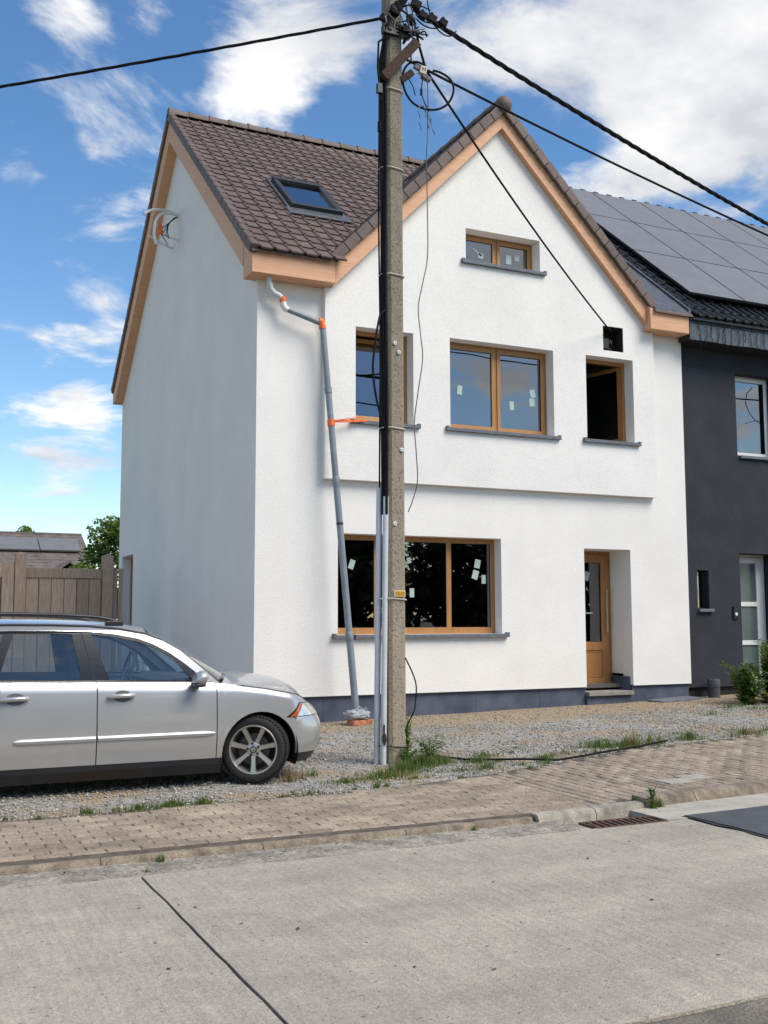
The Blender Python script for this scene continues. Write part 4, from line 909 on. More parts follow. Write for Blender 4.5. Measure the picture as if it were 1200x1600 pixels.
# ================================================================ DARK HOUSE NEXT DOOR
def build_neighbour():
    D = thing('dark_house', 'charcoal rendered terraced house with solar panels and white door', 'house', (9.5, 0.12, 0))
    def add(mb, n, m, par=None, **kw):
        o = mb.build(n, m, None, **kw)
        if par is None: keep_world(o, D)
        else: o.parent = par
        return o
    y0, T, X0, X1 = 0.12, 0.35, HX1 + 0.002, 15.0
    wn = (9.02, 9.97, 4.30, 5.80); sm = (8.00, 8.26, 1.57, 2.235); dr = (8.975, 9.86, 0.22, 2.55)
    outer = [(X0, 0.24), (dr[0], 0.24), (dr[0], dr[3]), (dr[1], dr[3]), (dr[1], 0.24), (X1, 0.24), (X1, 6.45), (X0, 6.45)]
    add(MB().prism(outer, [rect(*wn), rect(*sm)], y0, y0 + T, 'y'), 'wall', 'grey_render')
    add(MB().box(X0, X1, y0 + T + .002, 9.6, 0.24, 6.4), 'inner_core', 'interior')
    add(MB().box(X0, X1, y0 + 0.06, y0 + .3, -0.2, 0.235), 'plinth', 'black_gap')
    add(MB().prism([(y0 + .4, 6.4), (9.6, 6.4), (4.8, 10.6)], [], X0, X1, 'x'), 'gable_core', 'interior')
    # upper window
    mb, c = frame_mesh(wn[0] + .002, wn[1] - .002, wn[2] + .002, wn[3] - .002, y0 + 0.20, y0 + 0.27, 0.05)
    w = add(mb, 'window', 'white_pvc', bevel=0.004); a, b, e, f = c[0]
    sm_, hc = frame_mesh(a - .01, b + .01, e - .01, f + .01, y0 + 0.185, y0 + 0.23, 0.055); sm_.build('sash', 'white_pvc', w, bevel=0.004); a, b, e, f = hc[0]
    MB().box(a, b, y0 + .20, y0 + .206, e, f).build('pane', 'glass', w)
    frame_mesh(a, b, e, f, y0 + .192, y0 + .199, 0.008)[0].build('gasket', 'black_gap', w)
    n = 24; vs = []; fs = []
    for i in range(n + 1):
        x = a - .05 + (b - a + .1) * i / n; yy = y0 + .262 + 0.012 * math.sin(i * 1.9)
        vs += [(x, yy, e - .05), (x, yy, f + .05)]
    fs = [(2 * i, 2 * i + 2, 2 * i + 3, 2 * i + 1) for i in range(n)]
    MB().add(vs, fs).build('curtain', 'curtain', w)
    MB().box(wn[0] + .04, wn[1] + .06, y0 - 0.05, y0 + 0.2, wn[2] - 0.05, wn[2] + 0.0).build('sill', 'bluestone', w, bevel=0.004)
    # slit window
    mb, c = frame_mesh(sm[0] + .002, sm[1] - .002, sm[2] + .002, sm[3] - .002, y0 + .10, y0 + .16, 0.02); w2 = add(mb, 'window', 'metal_dark')
    MB().box(*c[0][:2], y0 + .13, y0 + .137, *c[0][2:]).build('pane', 'glass', w2)
    MB().tube([(sm[0] + .06, y0 + .06, 2.2), (sm[0] + .05, y0 + .06, 2.0), (sm[0] + .07, y0 + .06, 1.75)], 0.004, 5).build('cord', 'zip', w2)
    MB().box(sm[0] - .0, sm[1] + .06, y0 - .06, y0 + .10, sm[2] - 0.055, sm[2] + .0).build('sill', 'bluestone', w2, bevel=0.01)
    # door
    yd = y0 + 0.33
    mb, c = frame_mesh(dr[0] + .003, dr[1] - .003, dr[2], dr[3] - .003, yd, yd + 0.06, 0.06); d = add(mb, 'door', 'white_pvc', bevel=0.004); a, b, e, f = c[0]
    zz = [e + .10, 0.90, 1.00, 1.42, 1.50, 1.96, 2.04, f - .085]
    zz = [e + .1, 0.78, 0.86, 1.34, 1.43, 2.36]
    lights = [(e + .10, 0.93), (1.01, 1.62), (1.70, f - .09)]
    leaf = MB().prism(rect(a - .01, b + .01, e - .01, f + .01), [rect(a + .08, b - .14, p, q) for p, q in lights], yd - .015, yd + .04, 'y'); leaf.build('door_leaf', 'white_pvc', d, bevel=0.005)
    for p, q in lights: MB().box(a + .08, b - .14, yd + .012, yd + .02, p, q).build('pane', 'glass_frost', d)
    add(MB().box(dr[0], dr[1] + .1, -0.02, yd + .1, -0.1, dr[2] - .003), 'door_step', 'bluestone')
    # eaves board clad with slates
    ex0, ex1 = 7.645, X1; fz0, fz1 = 6.17, 6.50
    add(MB().box(ex0, ex1, -0.285, y0 + .2, fz0 + .002, fz1), 'eaves_box', 'metal_dark')
    x = ex0; 
    while x < 13: add(MB().box(x + .002, x + 0.198, -0.302, -0.287, fz0 - .01 + 0.006 * math.sin(x * 37), fz1 - .01), 'slate', 'slate', bevel=0.003); x += 0.2
    add(MB().box(ex0 - .01, ex1, -0.33, -0.25, fz1 + .001, fz1 + .022), 'gutter_lip', 'lead')
    # roof with black tiles and solar panels
    S2 = 0.832; ey, ez = -0.36, 6.60; ry = 4.80; rz = ez + S2 * (ry - ey)
    roof = add(MB().prism([(ey, ez - .05), (ry, rz - .05), (9.9, 6.5), (9.9, 6.45), (ry, rz - .11), (ey, ez - .10)][::-1], [], HX1 - 0.02, X1, 'x'), 'roof', 'tile_dark')
    ln = math.hypot(1, S2); ya = Vector((0, 1 / ln, S2 / ln)); xa = Vector((1, 0, 0)); za = xa.cross(ya)
    prof = [(0.0, 0.010), (0.012, 0.040), (0.030, 0.052), (0.048, 0.040), (0.062, 0.012), (0.14, 0.006), (0.20, 0.010)]; n = len(prof); tv = []; tf = []
    for yy, dz in ((0, .026), (.36, 0)):
        for px, pz in prof: tv.append((px, yy, pz + dz))
    for px, pz in prof: tv.append((px, .002, pz - .004))
    for i in range(n - 1): tf += [(i, i + 1, n + i + 1, n + i), (2 * n + i, 2 * n + i + 1, i + 1, i)]
    me = bpy.data.meshes.new('roof_tile'); me.from_pydata(tv, [], tf); me.materials.append(M['tile_dark'])
    org = Vector((HX1 - 0.0, ey - .03, ez - .03 - .03 * S2)); rest = []
    for j in range(20):
        for i in range(34):
            if j > 2 and i > 2: continue
            m4 = Matrix((xa, ya, za)).transposed().to_4x4(); m4.translation = org + xa * (i * .205) + ya * (j * .34)
            if j < 3 and i < 14 or i < 2:
                o = bpy.data.objects.new('roof_tile', me); COL.objects.link(o); o.parent = roof; o.matrix_basis = m4
            else: rest.append(np.array(m4)[:3])
    if rest: tag(inst_arrays(tv, tf, rest, 'tile_field', 'tile_dark', roof, shade=np.ones(len(rest))), kind='stuff')
    cx = [7.99, 9.285, 10.62, 11.95, 13.25, 14.55]; cy = [0.15, 1.69, 3.24, 4.72]
    for i in range(5):
        for j in range(3):
            ym = (cy[j] + cy[j + 1]) / 2; c = Vector(((cx[i] + cx[i + 1]) / 2, ym, ez + S2 * (ym - ey))) + za * 0.13
            hw, hl = (cx[i + 1] - cx[i]) / 2 - .008, (cy[j + 1] - cy[j]) / 2 * ln - .008
            p = add(MB().obox(c, xa * hw, ya * hl, za * 0.018), 'solar_panel', 'metal_dark')
            MB().obox(c + za * 0.0195, xa * (hw - .012), ya * (hl - .012), za * 0.0012).build('cell_sheet', 'panel', p)
    add(MB().obox(Vector((11.3, 2.43, ez + S2 * (2.43 - ey))) + za * .08, (3.2, 0, 0), ya * 2.9, za * .02), 'panel_gap_sheet', 'black_gap')  # one flat black sheet under all panels, visible in the gaps between them
    x = HX1
    while x < X1 - .3:
        mb = MB(); k = 8; vs = []; fs = []
        for t, rr in ((0, .12), (.08, .12), (.10, .095), (.37, .09)):
            for i in range(k): an = math.pi * i / (k - 1); vs.append((x + t, ry + math.cos(an) * rr, rz + .03 + math.sin(an) * rr))
        for q in range(3):
            for i in range(k - 1): fs.append((q * k + i, q * k + i + 1, (q + 1) * k + i + 1, (q + 1) * k + i))
        fs.append(tuple(range(k))); add(mb.add(vs, fs), 'ridge_tile', 'tile_dark', roof, smooth=.8); x += .36
    return D
build_neighbour()
def neighbour_bits():
    # doorbell
    t = thing('doorbell', 'black doorbell unit with round white button beside the white door', 'doorbell', (8.825, 0.11, 1.51))
    keep_world(MB().box(8.77, 8.875, 0.09, 0.118, 1.395, 1.625).build('case', 'black_gap', bevel=0.008), t)
    keep_world(MB().lathe([(0, -0.006), (0.026, -0.006), (0.03, 0.0), (0.03, 0.01)], 18, 'y', (8.83, 0.088, 1.48)).build('button', 'white_pvc', smooth=.5), t)
    keep_world(MB().box(8.795, 8.85, 0.087, 0.0895, 1.565, 1.57).build('slot', 'grey_pvc'), t)
    # capped drain stub
    t = thing('drain_stub', 'dark grey capped pipe stub standing against the dark house plinth', 'pipe', (8.13, -0.06, 0.05))
    keep_world(MB().lathe([(0.10, 0), (0.10, 0.27), (0.0, 0.27)], 24, 'z', (8.13, -0.06, -0.02)).build('pipe', mat('stub_plastic', (0.055, 0.058, 0.066), .55), smooth=.6), t)
    keep_world(MB().lathe([(0.106, 0), (0.108, 0.10), (0.10, 0.125), (0.085, 0.135), (0, 0.138)], 24, 'z', (8.13, -0.06, 0.252)).build('cap', mat('stub_cap', (0.065, 0.068, 0.078), .5), smooth=.6), t)
    # flat stone slab by the plinth
    o = MB().box(-0.46, 0.46, -0.17, 0.17, 0, 0.045).build('stone_slab', 'bluestone', bevel=0.006); o.location = (7.15, -0.22, 0.055); o.rotation_euler = (0.02, -0.03, 0.12)
    tag(o, 'flat grey stone slab lying on the ground right of the front door', 'stone slab')
    # icicle lights on the slate eaves board
    t = thing('icicle_lights', 'unlit icicle light string hanging from the slate eaves board', 'string lights', (9.2, -0.31, 6.48))
    pts = [(7.72 + .05 * i, -0.312, 6.46 + .008 * math.sin(i * 1.3)) for i in range(80)]; keep_world(MB().tube(pts, 0.004, 5).build('main_wire', 'cable'), t)
    rr = random.Random(5)
    for i in range(2, 78, 3):
        n = rr.randint(4, 11); x = pts[i][0]; z = 6.455; p = [(x, -0.316, z)]
        for k in range(n): x += rr.uniform(-.022, .022); z -= 0.05; p.append((x, -0.316 + rr.uniform(-.01, .004), z))
        mb = MB().tube(p, 0.0035, 4)
        for q in p[1:]: mb.box(q[0] - .006, q[0] + .006, q[1] - .012, q[1], q[2] - .014, q[2] + .004)
        keep_world(mb.build('drop_wire', 'cable'), t)
    # loose cable at the upper window
    o = MB().tube([(9.93, 0.02, 5.72), (9.80, 0.0, 5.60), (9.76, 0.0, 5.40), (9.86, 0.0, 5.22), (9.97, -0.01, 5.12), (10.1, 0, 5.05)], 0.008, 6).build('loose_cable', 'cable', smooth=.6)
    tag(o, 'black cable looped in front of the upper window of the dark house', 'cable')
    o = MB().tube([(9.68, 0.05, 5.0), (9.85, 0.06, 5.06), (10.05, 0.1, 5.08)], 0.006, 6).build('loose_cable', 'cable'); tag(o, 'short straight wire end crossing the upper window frame of the dark house', 'cable')
neighbour_bits()

# ================================================================ BACKGROUND LEFT: fence, far house, trees
def build_fence():
    t = thing('wooden_fence', 'weathered grey plank fence with square posts left of the white house', 'fence', (-1.8, 5.0, 0))
    def a(mb, n): keep_world(mb.build(n, 'wood_grey', bevel=0.006), t)
    y = 5.0
    for px in (-1.10, -2.57, -4.04, -5.5):
        mb = MB().box(px - .09, px + .09, y - .09, y + .09, -0.1, 2.53); mb.add([(px - .09, y - .09, 2.531), (px + .09, y - .09, 2.531), (px + .09, y + .09, 2.531), (px - .09, y + .09, 2.531), (px, y, 2.575)], [(0, 1, 4), (1, 2, 4), (2, 3, 4), (3, 0, 4)]); a(mb, 'post')
    rr = random.Random(11)
    for a0, a1 in ((-2.475, -1.195), (-3.945, -2.665), (-5.4, -4.135)):
        a(MB().box(a0, a1, y - .035, y + .035, 2.13, 2.30), 'rail')
        n = 6; w = (a1 - a0) / n
        for i in range(n): 
            dx = rr.uniform(-.004, .004); a(MB().box(a0 + w * i + .006 + dx, a0 + w * (i + 1) - .004 + dx, y - .015 + rr.uniform(-.006, .006), y + .012, 0.0, 2.128), 'plank')
    a(MB().box(-5.45, -1.15, y + .02, y + .03, 0, 2.12), 'gap_light_block')  # added sheet, stops bright ground showing through the plank gaps
    a(MB().box(-2.655 - .21, -2.665, y - .05, y - .02, 0.0, 2.40), 'plank')
    for x in (-0.98, -0.88): a(MB().box(x, x + .075, y + .05, y + .085, 0, 2.32), 'plank')
build_fence()
def build_far_house():
    t = thing('far_house', 'low house with grey tiled roof and dark panel band beyond the fence', 'house', (-3, 30, 0))
    def a(mb, n, m, par=None, **k):
        o = mb.build(n, m, **k); 
        if par: o.parent = par
        else: keep_world(o, t)
        return o
    a(MB().box(-12, 2.1, 30.5, 38, -0.2, 3.0), 'wall', 'far_wall')
    RT = mat('far_roof_tile', (0.15, 0.125, 0.115), 0.8, var=0.2, vscale=3)
    y0, z0, y1, z1 = 29.6, 3.0, 34, 5.1
    r = a(MB().prism([(y0, z0), (y1, z1), (38.6, 2.9), (38.6, 2.8), (y1, z1 - .12), (y0, z0 - .12)][::-1], [], -12.2, 3.1, 'x'), 'roof', RT)
    n = 15
    for i in range(n):
        s = i / n; yy, zz = y0 + (y1 - y0) * s, z0 + (z1 - z0) * s
        a(MB().obox((-4.55, yy + .12, zz + .09), (7.6, 0, 0), (0, .15, .065), (0, -.012, .028)), 'tile_course', RT, r)
    a(MB().obox((-4.55, 34, 5.16), (7.6, 0, 0), (0, .12, 0), (0, 0, .06)), 'ridge', RT, r)
    k = (z1 - z0) / (y1 - y0)
    for i in range(6): 
        x = -7.3 + i * 1.68; a(MB().obox((x + .8, 32.55, z0 + k * 2.95 + .20), (.82, 0, 0), (0, .62, .62 * k), (0, -.02, .03)), 'solar_panel', 'panel')
    # small gabled dormer
    a(MB().box(1.5, 2.05, 28.6, 30.4, 2.5, 3.2), 'porch', 'far_wall'); a(MB().prism([(0.9, 3.1), (1.78, 3.75), (2.3, 3.15), (2.3, 3.05), (1.78, 3.65), (0.9, 3.0)][::-1], [], 28.5, 31.5, 'y'), 'porch_roof', RT)
build_far_house()

def leaf_cloud(n, sampler, size, name, m, parent=None, aspect=0.55):
    """n little leaf quads"""
    qv = [(-.5, 0, 0), (0, -.5 * aspect, 0.06), (.5, 0, 0), (0, .5 * aspect, 0.06)]; qf = [(0, 1, 2, 3)]
    ms = []; sh = []
    for _ in range(n):
        p, s = sampler(); e = Matrix.Rotation(rng.uniform(0, 6.28), 3, 'Z') @ Matrix.Rotation(rng.normal(0, .7), 3, 'X') @ Matrix.Rotation(rng.normal(0, .6), 3, 'Y')
        k = size * rng.uniform(.65, 1.3); ms.append(np.hstack([np.array(e) * k, np.array(p).reshape(3, 1)])); sh.append(s)
    return inst_arrays(qv, qf, ms, name, m, parent, shade=sh)

def tree(name, label, base, height, radius, nleaf, leaf, m='leaf', group=None, clumps=26, trunk_h=0.35, seed=1):
    t = thing(name, label, 'tree', base, group); rr = random.Random(seed); bx_, by_, bz_ = base
    mb = MB(); th = height * trunk_h
    mb.tube([(0, 0, -0.2), (0.04, 0, th * .5), (0.0, 0.05, th), (0.05, .05, height * .75)], [radius * .09, radius * .075, radius * .06, radius * .02], 9)
    cl = []
    for i in range(clumps):
        a = rr.uniform(0, 6.28); u = rr.random(); h = th * .9 + (height - th) * (0.08 + 0.9 * u); rad = radius * math.sin(math.pi * min(1, .16 + .80 * u)) ** .7 * rr.uniform(.35, .95)
        c = Vector((math.cos(a) * rad, math.sin(a) * rad, h)); cl.append((c, radius * rr.uniform(.22, .40)))
        if i % 2 == 0: mb.tube([(0, 0.03, th * .8 + .2 * u * height), c * .55 + Vector((0, 0, th * .35 + u * height * .1)), c], [radius * .03, radius * .018, radius * .006], 5)
    mb.build('trunk', 'bark', t, smooth=.8)
    def smp():
        c, r = cl[rng.integers(len(cl))]; d = rng.normal(0, 1, 3); d /= np.linalg.norm(d); k = r * rng.random() ** .4
        return (c.x + d[0] * k, c.y + d[1] * k, c.z + d[2] * k * .8), float(rng.uniform(0.1, 1.0))
    leaf_cloud(nleaf, smp, leaf, 'crown', m, t)
    return t
tree('garden_tree', 'round leafy green tree beyond the fence beside the house corner', (2.55, 22, -0.2), 4.95, 2.0, 15000, 0.17, 'leaf_lime', seed=4)
tree('garden_tree', 'pale olive tree top just left of the rounder green tree', (0.95, 36, -0.2), 5.9, 1.5, 3500, 0.22, 'leaf_lime', seed=9)
# trees across the street: behind the viewer, they darken the reflections in the ground floor panes
for i, (x, y, h, r) in enumerate([(-8, -24, 6.4, 3.4), (-1, -25, 6.9, 3.7), (5.5, -24, 6.2, 3.5), (11.5, -24.5, 6.8, 3.8), (18, -24, 6.4, 3.6), (25, -25, 7.0, 4.0)]):
    tree('street_tree', 'leafy tree across the street, seen only as a dark reflection in the panes', (x, y, -0.3), h, r, 7500, 0.5, 'leaf_dark', 'trees across the street', seed=20 + i, trunk_h=.03, clumps=60)

# ================================================================ UTILITY POLE AND CABLES
PX, PY = 0.01, -4.47
def smooth_pts(pts, k=6):
    P = [Vector(p) for p in pts]; P = [P[0] * 2 - P[1]] + P + [P[-1] * 2 - P[-2]]; o = []
    for i in range(1, len(P) - 2):
        a, b, c, d = P[i - 1:i + 3]
        for j in range(k):
            s = j / k; o.append(0.5 * (2 * b + (c - a) * s + (2 * a - 5 * b + 4 * c - d) * s * s + (3 * b - a - 3 * c + d) * s ** 3))
    return o + [P[-2]]
def build_pole():
    t = thing('utility_pole', 'weathered square concrete utility pole standing in front of the white house', 'utility pole', (PX, PY, 0))
    def a(mb, n, m, **k): return keep_world(mb.build(n, m, **k), t)
    rings = []; mb = MB(); vs = []; fs = []; hgt = 8.7; c = 0.03; K = 40
    for i in range(K + 1):
        z = -0.3 + (hgt + 0.3) * i / K; h = 0.0925 - 0.0045 * z / 8
        ox = -0.012 * z / 7
        for (x, y) in ((-h, -h + c), (-h + c, -h), (h - c, -h), (h, -h + c), (h, h - c), (h - c, h), (-h + c, h), (-h, h - c)):
            k = 0.0025; vs.append((PX + ox + x + k * mnoise.noise(Vector((x * 9, z * 3, 1))), PY + y + k * mnoise.noise(Vector((y * 9, z * 3, 5))), z))
    for i in range(K):
        for j in range(8): fs.append((i * 8 + j, i * 8 + (j + 1) % 8, (i + 1) * 8 + (j + 1) % 8, (i + 1) * 8 + j))
    fs.append(tuple(K * 8 + j for j in range(8))); a(mb.add(vs, fs), 'shaft', 'pole', smooth=0.5)
    # straps
    for z, m in ((6.93, 'zip'), (6.07, 'zip'), (4.93, 'zip'), (3.33, 'zip'), (1.605, 'zip'), (0.16, 'metal_dark')):
        h = 0.0925 - 0.0045 * z / 8 + 0.004; xl = -h - (0.075 if z < 2.6 else 0.055); ox = PX - 0.012 * z / 7
        pts = [(ox + xl, PY + .02, z), (ox + xl, PY - .05, z), (ox - h + .02, PY - h - .004, z + .004), (ox + h - .02, PY - h - .004, z - .008), (ox + h + .003, PY - h + .02, z - .01), (ox + h + .003, PY + h, z)]
        a(MB().tube(pts, 0.0075, 6), 'strap', m)
    # white wall plugs
    for x, z in ((-0.022, 4.205), (0.022, 4.115), (0.052, 3.11), (-0.028, 2.355)):
        a(MB().lathe([(0.006, -0.012), (0.012, -0.016), (0.020, -0.012), (0.022, 0.0), (0.018, 0.008)], 12, 'y', (x, PY - 0.094, z)), 'plug', 'white_pvc', smooth=.6)
    # number plate
    p = a(MB().box(-0.045, 0.085, PY - 0.103, PY - 0.096, 1.622, 1.690), 'number_plate', 'zip', bevel=0.003)
    for i, ch in enumerate('3840'):
        x = -0.028 + i * 0.026; s = MB().box(x, x + .0235, PY - .1055, PY - .1035, 1.63, 1.682).build('digit_tile', 'yellow', p)
        cu = bpy.data.curves.new('digit', 'FONT'); cu.body = ch; cu.size = 0.05; cu.align_x = 'CENTER'; tmp = bpy.data.objects.new('tmp', cu)
        dg = bpy.context.evaluated_depsgraph_get(); COL.objects.link(tmp); dg.update(); me = bpy.data.meshes.new_from_object(tmp.evaluated_get(dg)); bpy.data.objects.remove(tmp)
        o = link('digit', me, 'ink', p); o.matrix_basis = Matrix.Translation((x + .0118, PY - .1063, 1.638)) @ Matrix.Rotation(R(90), 4, 'X') @ Matrix.Diagonal((0.8, 1, 1, 1))
    # pale plastic cable guards up the left flank
    for (x0, y, z1, r, m) in ((-0.155, PY + 0.02, 2.72, 0.031, 'pale_pvc'), (-0.118, PY - 0.055, 2.63, 0.029, 'pale_pvc')):
        a(MB().tube([(PX + x0 - .035, y, -0.05), (PX + x0 - .03, y, 0.3), (PX + x0, y, z1)], r, 14), 'cable_guard', m, smooth=.7)
    # broken hole low on the guard
    rr = random.Random(2); hole = [(-0.158 + dx, z) for dx, z in ((-.018, .20), (.012, .17), (.024, .22), (.02, .27), (.006, .30), (.010, .36), (-.004, .385), (-.012, .33), (-.006, .29), (-.026, .26))]
    a(MB().prism([(PX + x, z) for x, z in hole], [], PY - 0.0915, PY - 0.088, 'y'), 'torn_hole', 'black_gap')
    # black cables strapped to the left flank
    for k in range(6):
        x = -0.112 - 0.016 * (k % 3); y = PY - 0.075 + 0.03 * (k // 1) * .6; w = lambda i: 0.004 * math.sin(i * 1.7 + k)
        pts = [(PX + x - 0.012 * z / 7 + 0.006 * math.sin(z * 2.2 + k), y, z) for z in np.linspace(2.45, 7.25, 22)] + [(PX + x - .0 + .02 * k, y - .02, 7.6), (PX - .05 + .05 * k, PY - .1, 7.85 + .05 * k)]
        a(MB().tube(pts, 0.0165 if k < 4 else 0.009, 7), 'riser_cable', 'cable', smooth=.8)
    a(MB().tube(smooth_pts([(PX - .13, PY - .08, 4.55), (-0.20, -4.58, 4.45), (-0.262, -4.6, 4.146), (-0.283, -4.6, 3.88), (-0.235, -4.6, 3.56), (PX - .13, PY - .08, 3.32)]), 0.012, 8), 'cable_loop', 'cable', smooth=.8)
    a(MB().tube([(PX - .10, PY - .1, 7.5), (-0.215, -4.6, 7.38), (-0.225, -4.6, 7.1), (-0.19, -4.6, 6.75)], 0.011, 8), 'cable_loop', 'cable', smooth=.8)
    a(MB().tube([(-0.21, -4.6, 7.15), (-0.215, -4.6, 6.5), (-0.17, -4.6, 5.9)], 0.004, 5), 'thin_wire', 'cable')
    a(MB().lathe([(0.0, -.06)] + [(0.018 + .006 * (i % 2), -.055 + .011 * i) for i in range(11)] + [(0, .065)], 10, 'z', (-0.205, -4.6, 6.46)), 'insulator', 'cable')
    a(MB().box(-.235, -.185, -4.63, -4.58, 6.82, 6.92), 'clip', 'metal_dark')
    # rusty steel bracket with hooks
    a(MB().obox((0.035, PY - 0.135, 7.245), (0.185, -0.02, 0.225), (0, 0.028, 0), (-0.04, 0, 0.033)), 'steel_bracket', 'rust', bevel=0.004)
    a(MB().obox((0.125, PY - 0.08, 7.10), (0.06, -0.02, 0.05), (0, 0.035, 0), (-0.022, 0, 0.026)), 'steel_bracket', 'rust', bevel=0.004)
    a(MB().tube([(0.09, PY - .12, 7.36), (0.16, PY - .13, 7.33), (0.165, PY - .13, 7.27), (0.12, PY - .13, 7.25)], 0.010, 7), 'hook', 'rust', smooth=.8)
    a(MB().obox((-0.0, PY - 0.10, 7.55), (0.16, 0, 0), (0, 0.03, 0), (0, 0, 0.04)), 'steel_bracket', 'metal_dark', bevel=0.004)
    # tangle of leads and clamps at the head
    rr = random.Random(8)
    def P(): return Vector((rr.uniform(-.20, .36), PY + rr.uniform(-.26, -.08), rr.uniform(7.48, 7.92)))
    for k in range(22):
        p0, p2 = P(), P(); p1 = (p0 + p2) / 2 + Vector((rr.uniform(-.12, .12), rr.uniform(-.08, .02), rr.uniform(-.22, .10)))
        pts = [p0 * (1 - s) ** 2 + p1 * 2 * s * (1 - s) + p2 * s * s for s in [i / 9 for i in range(10)]]
        a(MB().tube(pts, rr.choice((0.006, 0.008, 0.011)), 6), 'lead', rr.choice(('cable', 'cable', 'cable_grey')), smooth=.8)
    for (x, z, s) in ((-.16, 7.66, .035), (.16, 7.72, .04), (.30, 7.80, .04), (.42, 7.80, .045), (.55, 7.78, .04), (.22, 7.90, .05), (-.02, 7.78, .05), (.10, 7.60, .04)):
        m4 = Vector((x, PY - .12 - .02 * rr.random(), z)); a(MB().obox(m4, (s, 0, -.35 * s), (0, s * .6, 0), (.3 * s, 0, s * .8)).obox(m4 + Vector((0, 0, s)), (s * .3, 0, 0), (0, s * .3, 0), (0, 0, s * .5)), 'clamp', 'cable')
    for pts in ([(.24, -4.58, 7.76), (.33, -4.6, 7.66), (.45, -4.6, 7.66), (.58, -4.58, 7.78)], [(.40, -4.58, 7.80), (.52, -4.6, 7.62), (.64, -4.6, 7.60), (.72, -4.58, 7.74)], [(.22, -4.6, 7.80), (.28, -4.62, 7.70), (.40, -4.6, 7.72), (.52, -4.6, 7.80)]):
        b = [Vector(p) for p in pts]; cub = [b[0] * (1 - s) ** 3 + b[1] * 3 * s * (1 - s) ** 2 + b[2] * 3 * s * s * (1 - s) + b[3] * s ** 3 for s in [i / 12 for i in range(13)]]
        a(MB().tube(cub, 0.008, 6), 'lead', 'cable', smooth=.8)
build_pole()

